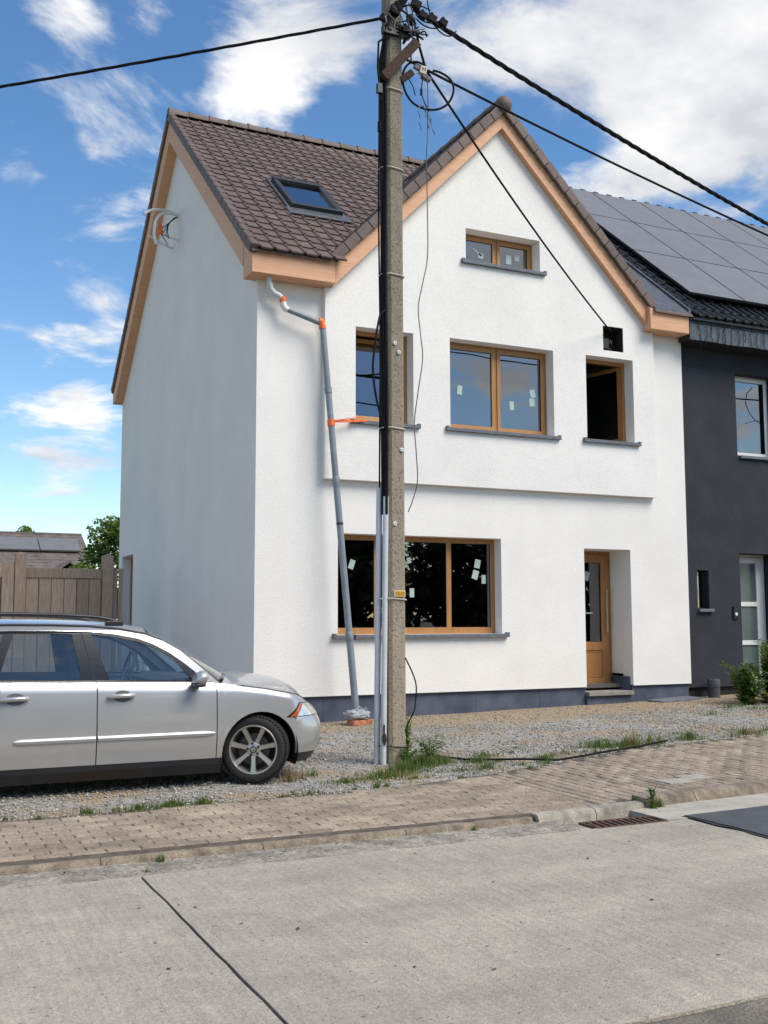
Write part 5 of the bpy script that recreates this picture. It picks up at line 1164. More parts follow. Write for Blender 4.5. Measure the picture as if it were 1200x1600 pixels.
def span(p0, p1, sag, n=28):
    p0, p1 = Vector(p0), Vector(p1); return [p0.lerp(p1, i / n) - Vector((0, 0, sag * 4 * (i / n) * (1 - i / n))) for i in range(n + 1)]
def build_cables():
    def cable(pts, r, lab, m='cable', twist=0):
        if not twist: o = MB().tube(pts, r, 8).build('overhead_cable', m, smooth=.8)
        else:
            mb = MB(); fine = []
            for i in range(len(pts) - 1):
                for k in range(8): fine.append(pts[i].lerp(pts[i + 1], k / 8))
            fine.append(pts[-1])
            for ph in range(3):
                q = []
                for i, p in enumerate(fine):
                    s = sum(0 for _ in ()) ; an = i * 0.62 + ph * 2.094; q.append(p + Vector((0.25 * math.cos(an), math.cos(an), math.sin(an))) * twist)
                mb.tube(q, r, 6)
            o = mb.build('overhead_cable', m, smooth=.8)
        return tag(o, lab, 'cable')
    # left span
    cable(span((-0.10, -4.52, 7.72), (-28.1, 12.4, 5.6), 0.55, 40), 0.011, 'black overhead cable running from the pole head out to the left', twist=0.007)
    a = MB(); 
    # thick twisted bundle to the right
    cable(span((0.22, -4.55, 7.88), (26.0, 1.6, 7.1), 0.75, 60), 0.016, 'thick twisted overhead cable running right over the roofs', twist=0.015)
    cable(span((0.10, -4.50, 7.34), (24.0, -0.95, 6.4), 0.62, 40), 0.014, 'thinner straight overhead cable crossing in front of the gable tip')
    # service cable into the wall opening
    cable([Vector(p) for p in ((0.22, -4.56, 7.75), (0.28, -4.55, 7.50), (0.36, -4.50, 7.36))] + span((0.42, -4.45, 7.29), (6.14, -0.10, 6.16), 0.10, 20)[0:], 0.014, 'black service cable dropping from the pole into the wall opening')
    # steep thin upward lead at the head
    cable([Vector((0.42, -4.55, 7.84)), Vector((0.36, -4.6, 7.98)), Vector((0.28, -4.7, 8.2))], 0.006, 'short thin lead rising from the clamps at the pole head')
    # grey clamp block on the thinner cable with its coil
    t = thing('cable_clamp', 'grey clamp block with slack cable coil hanging beside the pole head', 'cable clamp', (0.36, -4.47, 7.22))
    def k(mb, n, m): keep_world(mb.build(n, m, smooth=.6), t)
    k(MB().obox((0.35, -4.50, 7.245), (0.035, 0, -.012), (0, 0.03, 0), (0.012, 0, 0.045)), 'block', 'zip'); k(MB().obox((0.39, -4.50, 7.17), (0.05, 0, -.016), (0, 0.03, 0), (0.006, 0, 0.018)), 'jaw', 'cable_grey'); k(MB().obox((0.29, -4.49, 7.27), (0.035, 0, -.012), (0, 0.02, 0), (0.006, 0, 0.02)), 'sleeve', 'cable_grey')
    for dx in (-.012, .014): k(MB().obox((0.353 + dx, -4.531, 7.25), (0.006, 0, 0), (0, 0.003, 0), (0.003, 0, 0.014)), 'slot', 'black_gap')
    lp = [(0.33, 7.255), (0.24, 7.285), (0.16, 7.255), (0.105, 7.15), (0.108, 7.02), (0.15, 6.90), (0.22, 6.81), (0.33, 6.765), (0.45, 6.77), (0.55, 6.83), (0.61, 6.93), (0.627, 7.04), (0.59, 7.13), (0.50, 7.19), (0.42, 7.215)]
    k(MB().tube(smooth_pts([(x, -4.6 + .08 * math.sin(i * .45), z) for i, (x, z) in enumerate(lp)]), 0.012, 8), 'coil', 'cable')
    k(MB().tube([(0.33, -4.55, 7.16), (0.31, -4.55, 7.02), (0.30, -4.56, 6.95), (0.34, -4.57, 6.84), (0.40, -4.57, 6.77)], 0.006, 6), 'lead', 'cable'); k(MB().tube([(0.302, -4.56, 7.0), (0.301, -4.56, 6.93)], 0.012, 6), 'splice', 'cable')
    k(MB().tube([(0.14, -4.56, 7.10), (0.20, -4.57, 7.0), (0.22, -4.58, 6.9)], 0.006, 6), 'lead', 'cable')
    rr = random.Random(4)
    for j in range(4):
        p = [(0.26 + .02 * j, -4.6, 6.80)]
        for i in range(6): p.append((p[-1][0] + rr.uniform(-.03, .05), -4.6 + rr.uniform(-.02, .02), p[-1][2] - rr.uniform(.02, .075)))
        k(MB().tube(p, 0.004, 5), 'frayed_strand', 'cable_grey')
    th = [(0.352, 7.16), (0.36, 6.915), (0.352, 6.49), (0.338, 6.205), (0.345, 5.7), (0.343, 5.167), (0.285, 4.87), (0.232, 4.604), (0.255, 4.33), (0.278, 4.071), (0.225, 3.72), (0.18, 3.396), (0.198, 3.1), (0.212, 2.806), (0.165, 2.62), (0.106, 2.476)]
    o = MB().tube(smooth_pts([(x, -4.6, z) for x, z in th]), 0.0055, 6).build('hanging_wire', 'cable_grey', smooth=.8); tag(o, 'long thin grey wire hanging loosely down the right side of the pole', 'wire')
    o = MB().tube(smooth_pts([(0.09, -4.55, 1.02), (0.15, -4.58, 0.88), (0.183, -4.6, 0.754), (0.18, -4.6, 0.62), (0.16, -4.6, 0.50), (0.10, -4.57, 0.36), (0.09, -4.5, 0.2)]), 0.007, 6).build('hanging_wire', 'cable', smooth=.8); tag(o, 'short black wire loop bowing out from the pole near its foot', 'wire')
    g = [(0.30, -4.35), (0.46, -4.48), (0.66, -4.72), (0.86, -4.90), (1.15, -5.06), (1.45, -5.17), (1.85, -5.06), (2.27, -4.91), (2.9, -4.62), (3.5, -4.37)]
    o = MB().tube([(x, y, 0.022 + 0.008 * math.sin(i * 2.1)) for i, (x, y) in enumerate(g)], 0.011, 7).build('ground_cable', 'cable', smooth=.8); tag(o, 'black cable lying across the gravel along the edge of the pavers', 'cable')
build_cables()

# ================================================================ PARKED CAR
def build_car():
    C = thing('parked_car', 'silver grey estate car with black roof rails parked on the gravel', 'car', (-1.69, -4.42, 0.0))
    PAINT = mat('silver_paint', (0.51, 0.515, 0.52), 0.30, metal=0.6, var=0.015, vscale=3, coat=0.7)
    TRIM = mat('bright_trim', (0.42, 0.43, 0.44), 0.45, metal=0.5, var=0.02)
    BLK = mat('car_black_plastic', (0.018, 0.019, 0.024), 0.45, var=0.1)
    GLOSS = mat('black_gloss', (0.012, 0.012, 0.014), 0.22, var=0.05)
    CG = glass_mat('car_glass', (0.74, 0.81, 0.79), 0.05)
    RUB = mat('tyre_rubber', (0.017, 0.017, 0.018), 0.75, var=0.15, vscale=20, bump=0.2, bscale=80)
    ALU = mat('alloy', (0.52, 0.50, 0.47), 0.36, metal=0.8, var=0.08)
    IN = mat('seat_cloth', (0.045, 0.045, 0.048), 0.9)
    plan = [(.775, 0), (.773, .12), (.763, .27), (.743, .42), (.712, .545), (.665, .64), (.58, .72), (.46, .778), (.33, .806), (.10, .815), (-.3, .82), (-.8, .823), (-1.3, .825), (-1.8, .824), (-2.2, .82), (-2.8, .80), (-3.05, .77), (-3.2, .71), (-3.28, .60), (-3.31, .40), (-3.32, 0)]
    dense = []; pp = [Vector((x, y)) for x, y in plan]; pp = [Vector((plan[1][0], -plan[1][1]))] + pp + [Vector((plan[-2][0], -plan[-2][1]))]
    for i in range(1, len(pp) - 2):
        p0, p1, p2, p3 = pp[i - 1:i + 3]
        for k in range(24):
            s = k / 24; dense.append(0.5 * ((2 * p1) + (p2 - p0) * s + (2 * p0 - 5 * p1 + 4 * p2 - p3) * s * s + (3 * p1 - p0 - 3 * p2 + p3) * s ** 3))
    dense.append(pp[-2])
    def at(s):
        s = max(0, min(len(dense) - 1.001, s)); i = int(s); f = s - i; p = dense[i].lerp(dense[i + 1], f)
        t = (dense[min(i + 2, len(dense) - 1)] - dense[max(i - 1, 0)]); n = Vector((t.y, -t.x)).normalized()
        return p, n
    def s_of_X(X):
        lo, hi = 0, len(dense) - 1
        for i in range(len(dense) - 1):
            if dense[i].x >= X > dense[i + 1].x: return i + (dense[i].x - X) / (dense[i].x - dense[i + 1].x)
        return lo if X > 0 else hi
    TOP = [(-3.32, .94), (-3.2, .94), (-2.8, .925), (-2.1, .905), (-1.35, .893), (-.35, .864), (-.12, .84), (.1, .808), (.4, .752), (.6, .708), (.68, .682), (.74, .66), (.775, .648)]
    top = lambda X: lerp_table(TOP, X)
    def ss(a, b, x): x = max(0, min(1, (x - a) / (b - a))); return x * x * (3 - 2 * x)
    def off(X, z):
        tp = top(X)
        o = lerp_table([(.08, .075), (.16, .045), (.235, .026), (.32, .010), (.42, 0), (.52, 0), (.62, .005), (.72, .013), (.82, .026), (.95, .04)], z)
        sh = max(0, (z - (tp - .055)) / .055); o += 0.028 * sh * sh
        f = ss(.30, .76, X); r = ss(-2.9, -3.3, X)
        if z > .44: o += f * .10 * ((z - .44) / .2) ** 1.6
        if z < .30: o += (f + r) * .07 * ((.30 - z) / .16) ** 1.3
        return o
    def surf(s, z, side, out=0.0):
        p, n = at(s); q = p - n * (off(p.x, z) - out); return (q.x, -q.y if side > 0 else q.y, z)
    FA, RA, RZ, RR = 0.05, -2.46, 0.272, 0.338
    def bottom(X):
        for c in (FA, RA):
            d = abs(X - c)
            if d < RR: return RZ + math.sqrt(RR * RR - d * d)
        return .237
    S = s_of_X
    def arch_cols(c): return [S(c + RR * math.cos(math.pi * k / 18)) for k in range(19)]
    front = [k * S(.56) / 22 for k in range(22)] + [S(.56), S(.49), S(.43)] + [S(FA + RR + .0005)] + arch_cols(FA) + [S(FA - RR - .0005)] + [S(-.313), S(-.3345)]
    d1 = [S(-.343 - k * (1.334 - .343) / 12) for k in range(13)]; d2 = [S(-1.343 - k * (2.084 - 1.343) / 9) for k in range(10)]
    rear = [S(-2.091), S(-2.11), S(RA + RR + .0005)] + arch_cols(RA) + [S(RA - RR - .0005)] + [S(x) for x in (-2.86, -2.95, -3.05)] + [S(-3.05) + k * (len(dense) - 1.01 - S(-3.05)) / 14 for k in range(1, 15)]
    NR = 13
    def ring(cols, side, mb=None):
        mb = mb or MB(); vs = []; fs = []; n = len(cols)
        for s in cols:
            X = at(s)[0].x; b, t = bottom(X), top(X)
            for k in range(NR + 1):
                u = k / NR; u = u * 0.8 + 0.2 * (1 - (1 - u) ** 2); vs.append(surf(s, b + (t - b) * u, side))
        for i in range(n - 1):
            for k in range(NR):
                f = (i * (NR + 1) + k, (i + 1) * (NR + 1) + k, (i + 1) * (NR + 1) + k + 1, i * (NR + 1) + k + 1); fs.append(f if side < 0 else f[::-1])
        # returned lip along the bottom edge
        base = len(vs)
        for i, s in enumerate(cols):
            x, y, z = vs[i * (NR + 1)]; vs.append((x, y * .955, z + 0.002))
        for i in range(n - 1): fs.append((i * (NR + 1), base + i, base + i + 1, (i + 1) * (NR + 1)))
        return mb.add(vs, fs)
    body = MB()
    for side in (1, -1): ring(front, side, body); ring(rear, side, body)
    # bonnet, scuttle
    hood_c = [s for s in front if at(s)[0].x > -.12] + [S(-.12)]
    CR = [(-.4, .05), (-.12, .078), (.1, .105), (.35, .122), (.50, .105), (.61, .075), (.71, .040), (.775, .012)]
    def hood_pt(s, v):
        p = Vector(surf(s, top(at(s)[0].x), 1)); X = p.x; w = -p.y
        return (X, -w + 2 * w * v, p.z + lerp_table(CR, X) * (1 - abs(2 * v - 1) ** 2.4))
    m = 18; vs = [hood_pt(s, j / m) for s in hood_c for j in range(m + 1)]; n = len(hood_c)
    fs = [(i * (m + 1) + j, (i + 1) * (m + 1) + j, (i + 1) * (m + 1) + j + 1, i * (m + 1) + j + 1) for i in range(n - 1) for j in range(m)]
    body.add(vs, fs)
    # glasshouse
    offtop = lambda X: off(X, top(X))
    def hwX(X): return at(S(max(-3.25, min(.6, X))))[0].y
    def yg(X, z): 
        X2 = max(-3.15, X); return hwX(X2) - offtop(X2) - .135 * max(0, (z - top(X2)) / .46) ** 1.15
    def densify(poly, d=.06):
        o = []
        for i in range(len(poly)):
            a, b = Vector(poly[i]), Vector(poly[(i + 1) % len(poly)]); k = max(1, int((b - a).length / d))
            o += [tuple(a.lerp(b, j / k)) for j in range(k)]
        return o
    def smooth_poly(poly, closed=True): return poly
    def side_plate(outer, holes, side, inset, mb=None, thick=0.0):
        mb = mb or MB(); loops = [densify(outer)] + [densify(h) for h in holes]; flat = [p for l in loops for p in l]
        tris = tessellate_polygon([[Vector((x, z, 0)) for x, z in l] for l in loops])
        vs = [(x, -side * (yg(x, z) - inset), z) for x, z in flat]; fs = [tuple(t) for t in tris]
        if thick:
            n = len(vs); vs += [(x, y + side * thick, z) for x, y, z in vs]; o = 0
            for l in loops:
                k = len(l)
                for i in range(k): j = (i + 1) % k; fs.append((o + i, o + j, o + j + n, o + i + n))
                o += k
        return mb.add(vs, fs)
    belt = [(x, top(x) - .004) for x in (-.30, -.6, -.9, -1.2, -1.5, -1.8, -2.1, -2.4, -2.7, -3.0, -3.24)]
    roofl = [(-3.2, 1.08), (-3.09, 1.24), (-2.98, 1.295), (-2.7, 1.325), (-2.4, 1.342), (-2.0, 1.350), (-1.7, 1.347), (-1.4, 1.338), (-1.15, 1.316), (-.93, 1.277), (-.78, 1.222), (-.64, 1.142), (-.48, 1.010)]
    outer = belt + roofl
    dlo = [(-.415, top(-.41) + .012), (-.60, 1.030), (-.72, 1.117), (-.86, 1.194), (-.99, 1.243), (-1.18, 1.281), (-1.38, 1.303), (-1.7, 1.313), (-2.0, 1.315), (-2.4, 1.305), (-2.7, 1.285), (-2.9, 1.25), (-3.02, 1.10), (-3.0, .97), (-2.9, top(-2.9) + .012), (-2.1, top(-2.1) + .010), (-1.4, top(-1.4) + .010), (-.9, top(-.9) + .010)]
    w_f = [(-.545, top(-.54) + .026), (-.70, 1.075), (-.84, 1.158), (-.98, 1.214), (-1.18, 1.257), (-1.375, 1.283), (-1.235, top(-1.23) + .022), (-.9, top(-.9) + .024)]
    w_r = [(-1.455, top(-1.45) + .022), (-1.53, 1.287), (-1.75, 1.292), (-1.985, 1.292), (-2.10, top(-2.1) + .022)]
    w_q = [(-2.20, top(-2.2) + .022), (-2.06, 1.290), (-2.4, 1.280), (-2.7, 1.258), (-2.86, 1.225), (-2.94, 1.08), (-2.92, .96)]
    trim_parts = []
    for side in (1, -1): side_plate(outer, [dlo], side, 0, body, 0.012)
    # roof skin
    rx = [-.93, -1.05, -1.15, -1.28, -1.4, -1.55, -1.7, -1.85, -2.0, -2.2, -2.4, -2.55, -2.7, -2.85, -2.98]; vs = []; m = 14
    RZT = sorted(roofl)
    for X in rx:
        ze = lerp_table(RZT, X); w = yg(X, ze); bow = .075 * (1 - ss(-.93, -1.5, X)) if X > -1.5 else 0
        for j in range(m + 1):
            v = 2 * j / m - 1; vs.append((X + bow * (1 - v * v), -w + 2 * w * j / m, ze + .062 * (1 - abs(v) ** 2.3)))
    fs = [(i * (m + 1) + j, (i + 1) * (m + 1) + j, (i + 1) * (m + 1) + j + 1, i * (m + 1) + j + 1) for i in range(len(rx) - 1) for j in range(m)]
    body.add(vs, fs)
    # scuttle panel between bonnet and windscreen
    sb = [(-.30, top(-.30)), (-.48, 1.010), (-.64, 1.142), (-.78, 1.222), (-.93, 1.277)]
    def ws_pt(t, v):
        k = t * (len(sb) - 1); i = min(int(k), len(sb) - 2); f = k - i; x = sb[i][0] + (sb[i + 1][0] - sb[i][0]) * f; z = sb[i][1] + (sb[i + 1][1] - sb[i][1]) * f
        w = yg(x, z); cx, cz = -.11 + (-.855 + .11) * t, .912 + (1.339 - .912) * (t ** .92); q = 1 - abs(v) ** 2.2
        return (x + (cx - x) * q, w * v, z + (cz - z) * q)
    def grid(fn, a, b, mb=None):
        vs = [fn(i / a, j / b) for i in range(a + 1) for j in range(b + 1)]; fs = [(i * (b + 1) + j, (i + 1) * (b + 1) + j, (i + 1) * (b + 1) + j + 1, i * (b + 1) + j + 1) for i in range(a) for j in range(b)]
        return (mb or MB()).add(vs, fs)
    sc = S(-.12)
    grid(lambda u, v: tuple(Vector(hood_pt(sc, v)).lerp(Vector(ws_pt(0, 2 * v - 1)), u) - Vector((0, 0, .012 * math.sin(u * 3.14)))), 3, 18, body)
    # tailgate
    def tg(u, v): 
        z = .94 + (1.30 - .94) * u; x = -3.24 + .27 * u ** 1.5; w = yg(max(x, -3.2), z); q = 1 - abs(2 * v - 1) ** 2.5; return (x - .05 * q, -w + 2 * w * v, z + .05 * q * u)
    grid(tg, 5, 12, body)
    b = body.mesh('body', 0.9); bo = link('body', b, PAINT, C)
    bm = bmesh.new(); bm.from_mesh(b); bmesh.ops.remove_doubles(bm, verts=bm.verts, dist=0.0012); bmesh.ops.recalc_face_normals(bm, faces=bm.faces)
    for f in bm.faces: f.smooth = True
    for e in bm.edges: e.smooth = not (len(e.link_faces) == 2 and e.calc_face_angle(0) > 0.75)
    bm.to_mesh(b); bm.free()
    grid(lambda u, v: ws_pt(.04 + .92 * u, (2 * v - 1) * .93), 8, 16).build('windscreen', CG, C, smooth=1)
    # move windscreen slightly outwards so that it does not share faces with anything; black surround below it
    rim = MB()
    for v0, v1 in ((-1, -.93), (.93, 1)): grid(lambda u, v: ws_pt(u, v0 + (v1 - v0) * v), 8, 1, rim)
    grid(lambda u, v: ws_pt(.04 * u, (2 * v - 1) * .93), 1, 16, rim); grid(lambda u, v: ws_pt(.96 + .04 * u, (2 * v - 1) * .93), 1, 16, rim); rim.build('screen_surround', GLOSS, C, smooth=1)
    for side in (1, -1):
        # doors
        for cols, win, hx, nm in ((d1, w_f, -1.155, 'door'), (d2, w_r, -1.99, 'door')):
            d = ring(cols, side).build(nm, PAINT, C, smooth=0.9)
            side_plate(win, [], side, 0.014).build('pane', CG, d)
            z = .778; xm = hx
            def sp(X, z_, out): return surf(S(X), z_, side, out)
            # flat oval, darker grey painted for the shade of the handle recess; then the bar
            bw = MB(); k = 20; ring_p = [sp(xm + .02 + .075 * math.cos(2 * math.pi * i / k), z + .048 * math.sin(2 * math.pi * i / k), .0015) for i in range(k)]; bw.add(ring_p, [tuple(range(k))]); bw.build('recess_shade', mat('handle_shadow', (.17, .17, .175), .4, metal=.5), d)
            hb = MB().tube([sp(xm - .10, z + .002, .018), sp(xm - .085, z + .003, .030), sp(xm + .06, z + .006, .032), sp(xm + .105, z + .006, .026), sp(xm + .115, z + .006, .012)], [.012, .019, .019, .017, .012], 10); hb.build('handle', PAINT, d, smooth=1)
            # rubbing strip
            x0, x1 = (-.36, -1.33) if cols is d1 else (-1.348, -1.975)
            rs = MB(); vs = []; fs = []; q = 14
            for i in range(q + 1):
                X = x0 + (x1 - x0) * i / q; e = .45 if (cols is d2 and i == q) or (cols is d1 and i == 0) else 1
                for dz, o in ((-.022 * e, .001), (-.018 * e, .013), (.004, .018), (.020 * e, .010), (.022 * e, .001)): vs.append(sp(X, .447 + dz, o))
            for i in range(q):
                for j in range(4): fs.append((i * 5 + j, (i + 1) * 5 + j, (i + 1) * 5 + j + 1, i * 5 + j + 1))
            fs += [tuple(range(5)), tuple(q * 5 + j for j in range(5))]
            rs.add(vs, fs).build('rubbing_strip', TRIM, d, smooth=.5)
        side_plate(w_q, [], side, 0.014).build('quarter_pane', CG, C)
        side_plate(dlo, [w_f, w_r, w_q], side, 0.005, None, .010).build('window_surround', GLOSS, C)
        MB().tube([(x, -side * (yg(x, z) - .0045), z) for x, z in ((-1.352, top(-1.35)), (-1.40, 1.1), (-1.455, 1.303))], .004, 5).build('pillar_seam', BLK, C)
        # dark gap backing behind the door edges
        for xg in (-.338, -1.339, -2.088):
            MB().add([surf(S(xg + dx), .237 + (top(xg) - .24) * k / 8, side, -.006) for k in range(9) for dx in (-.02, .02)], [(2 * k, 2 * k + 1, 2 * k + 3, 2 * k + 2) for k in range(8)]).build('gap_seal', BLK, C)
        # black sills between the arches and under the bumpers
        sl = MB()
        for xs in ([S(FA - RR + .004 - k * (FA - RR - (RA + RR)) / 18) for k in range(19)], [k * S(FA + RR) / 26 for k in range(27)], [S(RA - RR) + k * (len(dense) - 1.01 - S(RA - RR)) / 14 for k in range(15)]):
            vs = []; fs = []
            for s in xs:
                X = at(s)[0].x; sillr = X < .3 and X > -2.4
                for z, o in (((.2365, .004), (.19, .004), (.172, -.012), (.105, -.03)) if sillr else ((.2365, -.004), (.20, .0), (.165, .0), (.145, -.04))): vs.append(surf(s, z, side, o))
            for i in range(len(xs) - 1):
                for k in range(3): fs.append((i * 4 + k, i * 4 + k + 1, (i + 1) * 4 + k + 1, (i + 1) * 4 + k))
            sl.add(vs, fs)
        sl.build('sill', BLK, C, smooth=.5)
        # roof rail
        yy = -side * .575; rr_ = [(-1.12, 1.375), (-1.20, 1.402), (-1.32, 1.425), (-1.6, 1.442), (-2.0, 1.450), (-2.4, 1.442), (-2.75, 1.415), (-2.88, 1.385), (-2.93, 1.35)]
        MB().tube([(x, yy * (1 + .02 * 0), z) for x, z in rr_], [.014] + [.0155] * 7 + [.014], 8).build('roof_rail', BLK, C, smooth=1)
        for xa_, xb_ in ((-1.10, -1.25), (-2.80, -2.96)): MB().obox(((xa_ + xb_) / 2, yy, 1.372), (.075, 0, 0), (0, .02, 0), (0, 0, .022)).build('rail_foot', BLK, C, bevel=.008)
        dt = [(-.66, 1.150), (-.80, 1.232), (-.94, 1.286), (-1.15, 1.326), (-1.4, 1.349), (-1.7, 1.359), (-2.0, 1.362), (-2.4, 1.354), (-2.7, 1.338), (-2.95, 1.308)]
        MB().tube([(x, -side * (yg(x, z) - .018), z) for x, z in dt], .011, 6).build('roof_moulding', BLK, C, smooth=1)
        # mirror
        mx, my, mz = -.515, -side * .895, .915; bl = MB(); nu, nv = 12, 9; vs = []
        for j in range(nv + 1):
            for i in range(nu):
                u, v = 2 * math.pi * i / nu, math.pi * (j / nv - .5); cu, su = math.cos(u), math.sin(u)
                p = Vector((math.copysign(abs(cu) ** .7, cu) * math.cos(v) ** .7 * .062, math.copysign(abs(su) ** .7, su) * math.cos(v) ** .7 * .095, math.sin(v) * .062)); vs.append((mx + p.x + .012 * (p.z > 0), my + p.y, mz + p.z))
        fs = [(j * nu + i, j * nu + (i + 1) % nu, (j + 1) * nu + (i + 1) % nu, (j + 1) * nu + i) for j in range(nv) for i in range(nu)]
        mo = bl.add(vs, fs).build('mirror', PAINT, C, smooth=1.2)
        MB().obox((mx - .01, my + side * .01, mz - .058), (.045, 0, 0), (0, .085, 0), (0, 0, .014)).obox((mx + .0, my + side * .10, mz - .05), (.03, 0, 0), (0, .05, 0), (0, 0, .012)).build('mirror_base', BLK, mo, bevel=.006)
        MB().obox((mx + .052, my - side * .02, mz + .002), (.006, 0, 0), (0, .05, 0), (0, 0, .012)).build('indicator', mat('amber_lens', (.75, .55, .38), .2), mo)
        # headlight
        sA, sB = S(.43), S(.70)
        def hl(u, v, out, a=0., bb=1.): 
            u2 = a + (bb - a) * u; lo = .556 + .004 * u2; hi = min(.668 - .020 * u2, top(at(sA + (sB - sA) * u2)[0].x) - .010); s_ = sA + (sB - sA) * u2 + (1 - v) * (1 - u2) * 22; return surf(s_, lo + (hi - lo) * v, side, out)
        grid(lambda u, v: hl(u * 1.02 - .01, v * 1.10 - .05, .003), 10, 5).build('headlight_rim', GLOSS, C, smooth=1)
        h = grid(lambda u, v: hl(u, v, .0055, .15, 1), 8, 4).build('headlight', mat('lens', (.62, .66, .62), .08, metal=.35, var=.18, vscale=22, coat=1), C, smooth=1)
        grid(lambda u, v: hl(u, v, .0055, .03, .14), 4, 4).build('indicator', mat('orange_lens', (.50, .10, .03), .15, coat=1), h, smooth=1)
        MB().tube([surf(S(.385) + k * (sA + 14 - S(.385)) / 6, .535 + .018 * k / 6, side, .001) for k in range(7)], .0035, 5).build('bumper_seam', BLK, C)
        MB().tube([surf(s, top(at(s)[0].x) - .004, side, .0015) for s in hood_c[6:]], .0035, 5).build('bonnet_seam', BLK, C)
        # fog lamp niche low in the bumper corner
        grid(lambda u, v: surf(S(.70) + u * -18, .27 + .07 * v, side, .003), 3, 3).build('bumper_grille', BLK, C, smooth=1)
        # wheel housings
        for c in (FA, RA):
            vs = []; fs = []; k = 24; prof = [(.352, .80), (.352, .40), (.0, .40)]
            for i in range(k + 1):
                an = math.pi * (-0.12 + 1.24 * i / k)
                for r, y in prof: vs.append((c + r * math.cos(an), -side * y, max(.10, RZ + r * math.sin(an))))
            for i in range(k):
                for j in range(2): fs.append((i * 3 + j, (i + 1) * 3 + j, (i + 1) * 3 + j + 1, i * 3 + j + 1))
            MB().add(vs, fs).build('wheel_housing', 'black_gap', C)
    # grille, underbody, cabin
    grid(lambda u, v: surf(v * S(.75), .50 + .09 * u, 1, .004), 3, 8).build('grille', BLK, C); grid(lambda u, v: surf(v * S(.75), .50 + .09 * u, -1, .004), 3, 8).build('grille', BLK, C)
    MB().box(-3.1, .56, -.58, .58, .14, .17).build('underbody', 'black_gap', C)
    MB().box(-3.1, -.40, -.735, .735, .18, .80).build('cabin_floor', IN, C)
    MB().prism([(-.72, .80), (-.28, .80), (-.26, .885), (-.62, .905), (-.74, .86)], [], -.70, .70, 'y').build('dashboard', IN, C, bevel=.02)
    for (x, y) in ((-1.30, -.36), (-1.30, .36)):
        MB().obox((x, y, .93), (.045, 0, -.012), (0, .22, 0), (-.07, 0, .24)).build('seat_back', IN, C, bevel=.05); MB().obox((x - .085, y, 1.215), (.035, 0, -.006), (0, .12, 0), (-.014, 0, .075)).build('headrest', IN, C, bevel=.03)
    MB().obox((-2.22, 0, .92), (.05, 0, -.012), (0, .62, 0), (-.06, 0, .18)).build('seat_back', IN, C, bevel=.05)
    for y in (-.38, 0, .38): MB().obox((-2.29, y, 1.14), (.03, 0, -.006), (0, .11, 0), (-.014, 0, .065)).build('headrest', IN, C, bevel=.025)
    sw = [(-.86 + .07 * math.cos(an) * .6, .36 + .175 * math.sin(an), .93 + .17 * math.cos(an)) for an in [i * 2 * math.pi / 24 for i in range(25)]]; MB().tube(sw, .014, 7).build('steering_wheel', IN, C, smooth=1)
    MB().tube([(-.36, -.62, .905), (-.25, -.2, .925)], .009, 6).tube([(-.34, -.05, .925), (-.25, .5, .915)], .009, 6).build('wiper', BLK, C)
    # wheels
    def wheel(x, side, steer):
        W = .100; rt_ = .292
        prof = [(.195, -W + .028), (.212, -W + .006), (.236, -W), (.262, -W + .004), (.280, -W + .020), (.2895, -W + .040)]
        tread = []
        for i, yv in enumerate(np.linspace(-W + .045, W - .045, 9)): tread += [(rt_ if i % 2 == 0 else rt_ - .007, yv - .006), (rt_ if i % 2 == 0 else rt_ - .007, yv + .006)]
        ty = MB().lathe(prof + tread + [(r, -h) for r, h in reversed(prof)], 48, 'y').build('wheel', RUB, C, smooth=.6)
        lug = MB()
        for i in range(60):
            an = 2 * math.pi * i / 60; c_, s_ = math.cos(an), math.sin(an)
            for yv in (-W + .030, W - .030): lug.obox((c_ * .2885, yv, s_ * .2885), (-s_ * .0095, 0, c_ * .0095), (0, .020, 0), (c_ * .004, 0, s_ * .004))
        tag(lug.build('tread_block', RUB, ty), kind='stuff')
        rm = MB().lathe([(.213, -W + .010), (.207, -W + .003), (.198, -W + .004), (.193, -W + .014), (.190, -W + .045), (.178, .0), (.178, W - .02)], 48, 'y').build('rim', ALU, ty, smooth=.6)
        sp = MB(); ns = 7
        for i in range(ns):
            an = 2 * math.pi * i / ns + .22; d = Vector((math.cos(an), 0, math.sin(an))); q = Vector((-math.sin(an), 0, math.cos(an)))
            vs = []
            for r, w, yo in ((.035, .026, -W + .030), (.09, .021, -W + .026), (.15, .023, -W + .016), (.194, .027, -W + .010)):
                for a_, yb in ((-1, yo + .018), (-.72, yo), (.72, yo), (1, yo + .018)): vs.append(d * r + q * (w * a_) + Vector((0, yb, 0)))
            fs = [(k * 4 + j, (k + 1) * 4 + j, (k + 1) * 4 + j + 1, k * 4 + j + 1) for k in range(3) for j in range(3)]; sp.add(vs, fs)
        sp.build('spokes', ALU, ty, smooth=.7)
        MB().lathe([(0, -W + .022), (.048, -W + .023), (.062, -W + .030), (.066, -W + .05)], 24, 'y').build('hub', ALU, ty, smooth=.6)
        MB().lathe([(0, -W + .014), (.022, -W + .015), (.029, -W + .019), (.031, -W + .024)], 24, 'y').build('hub_cap', mat('hub_cap', (.05, .055, .075), .3, metal=.4), ty, smooth=.6)
        MB().lathe([(.011, -W + .0125), (.019, -W + .0125), (.019, -W + .015), (.011, -W + .015)], 20, 'y').obox((0, -W + .0125, 0), (.020, 0, .004), (0, .001, 0), (-.0008, 0, .004)).build('emblem', ALU, ty)
        for i in range(5):
            an = 2 * math.pi * i / 5 + .5; MB().lathe([(0, -W + .014), (.0085, -W + .014), (.0105, -W + .017), (.0105, -W + .028)], 10, 'y', (.050 * math.cos(an), 0, .050 * math.sin(an))).build('wheel_bolt', GLOSS, ty)
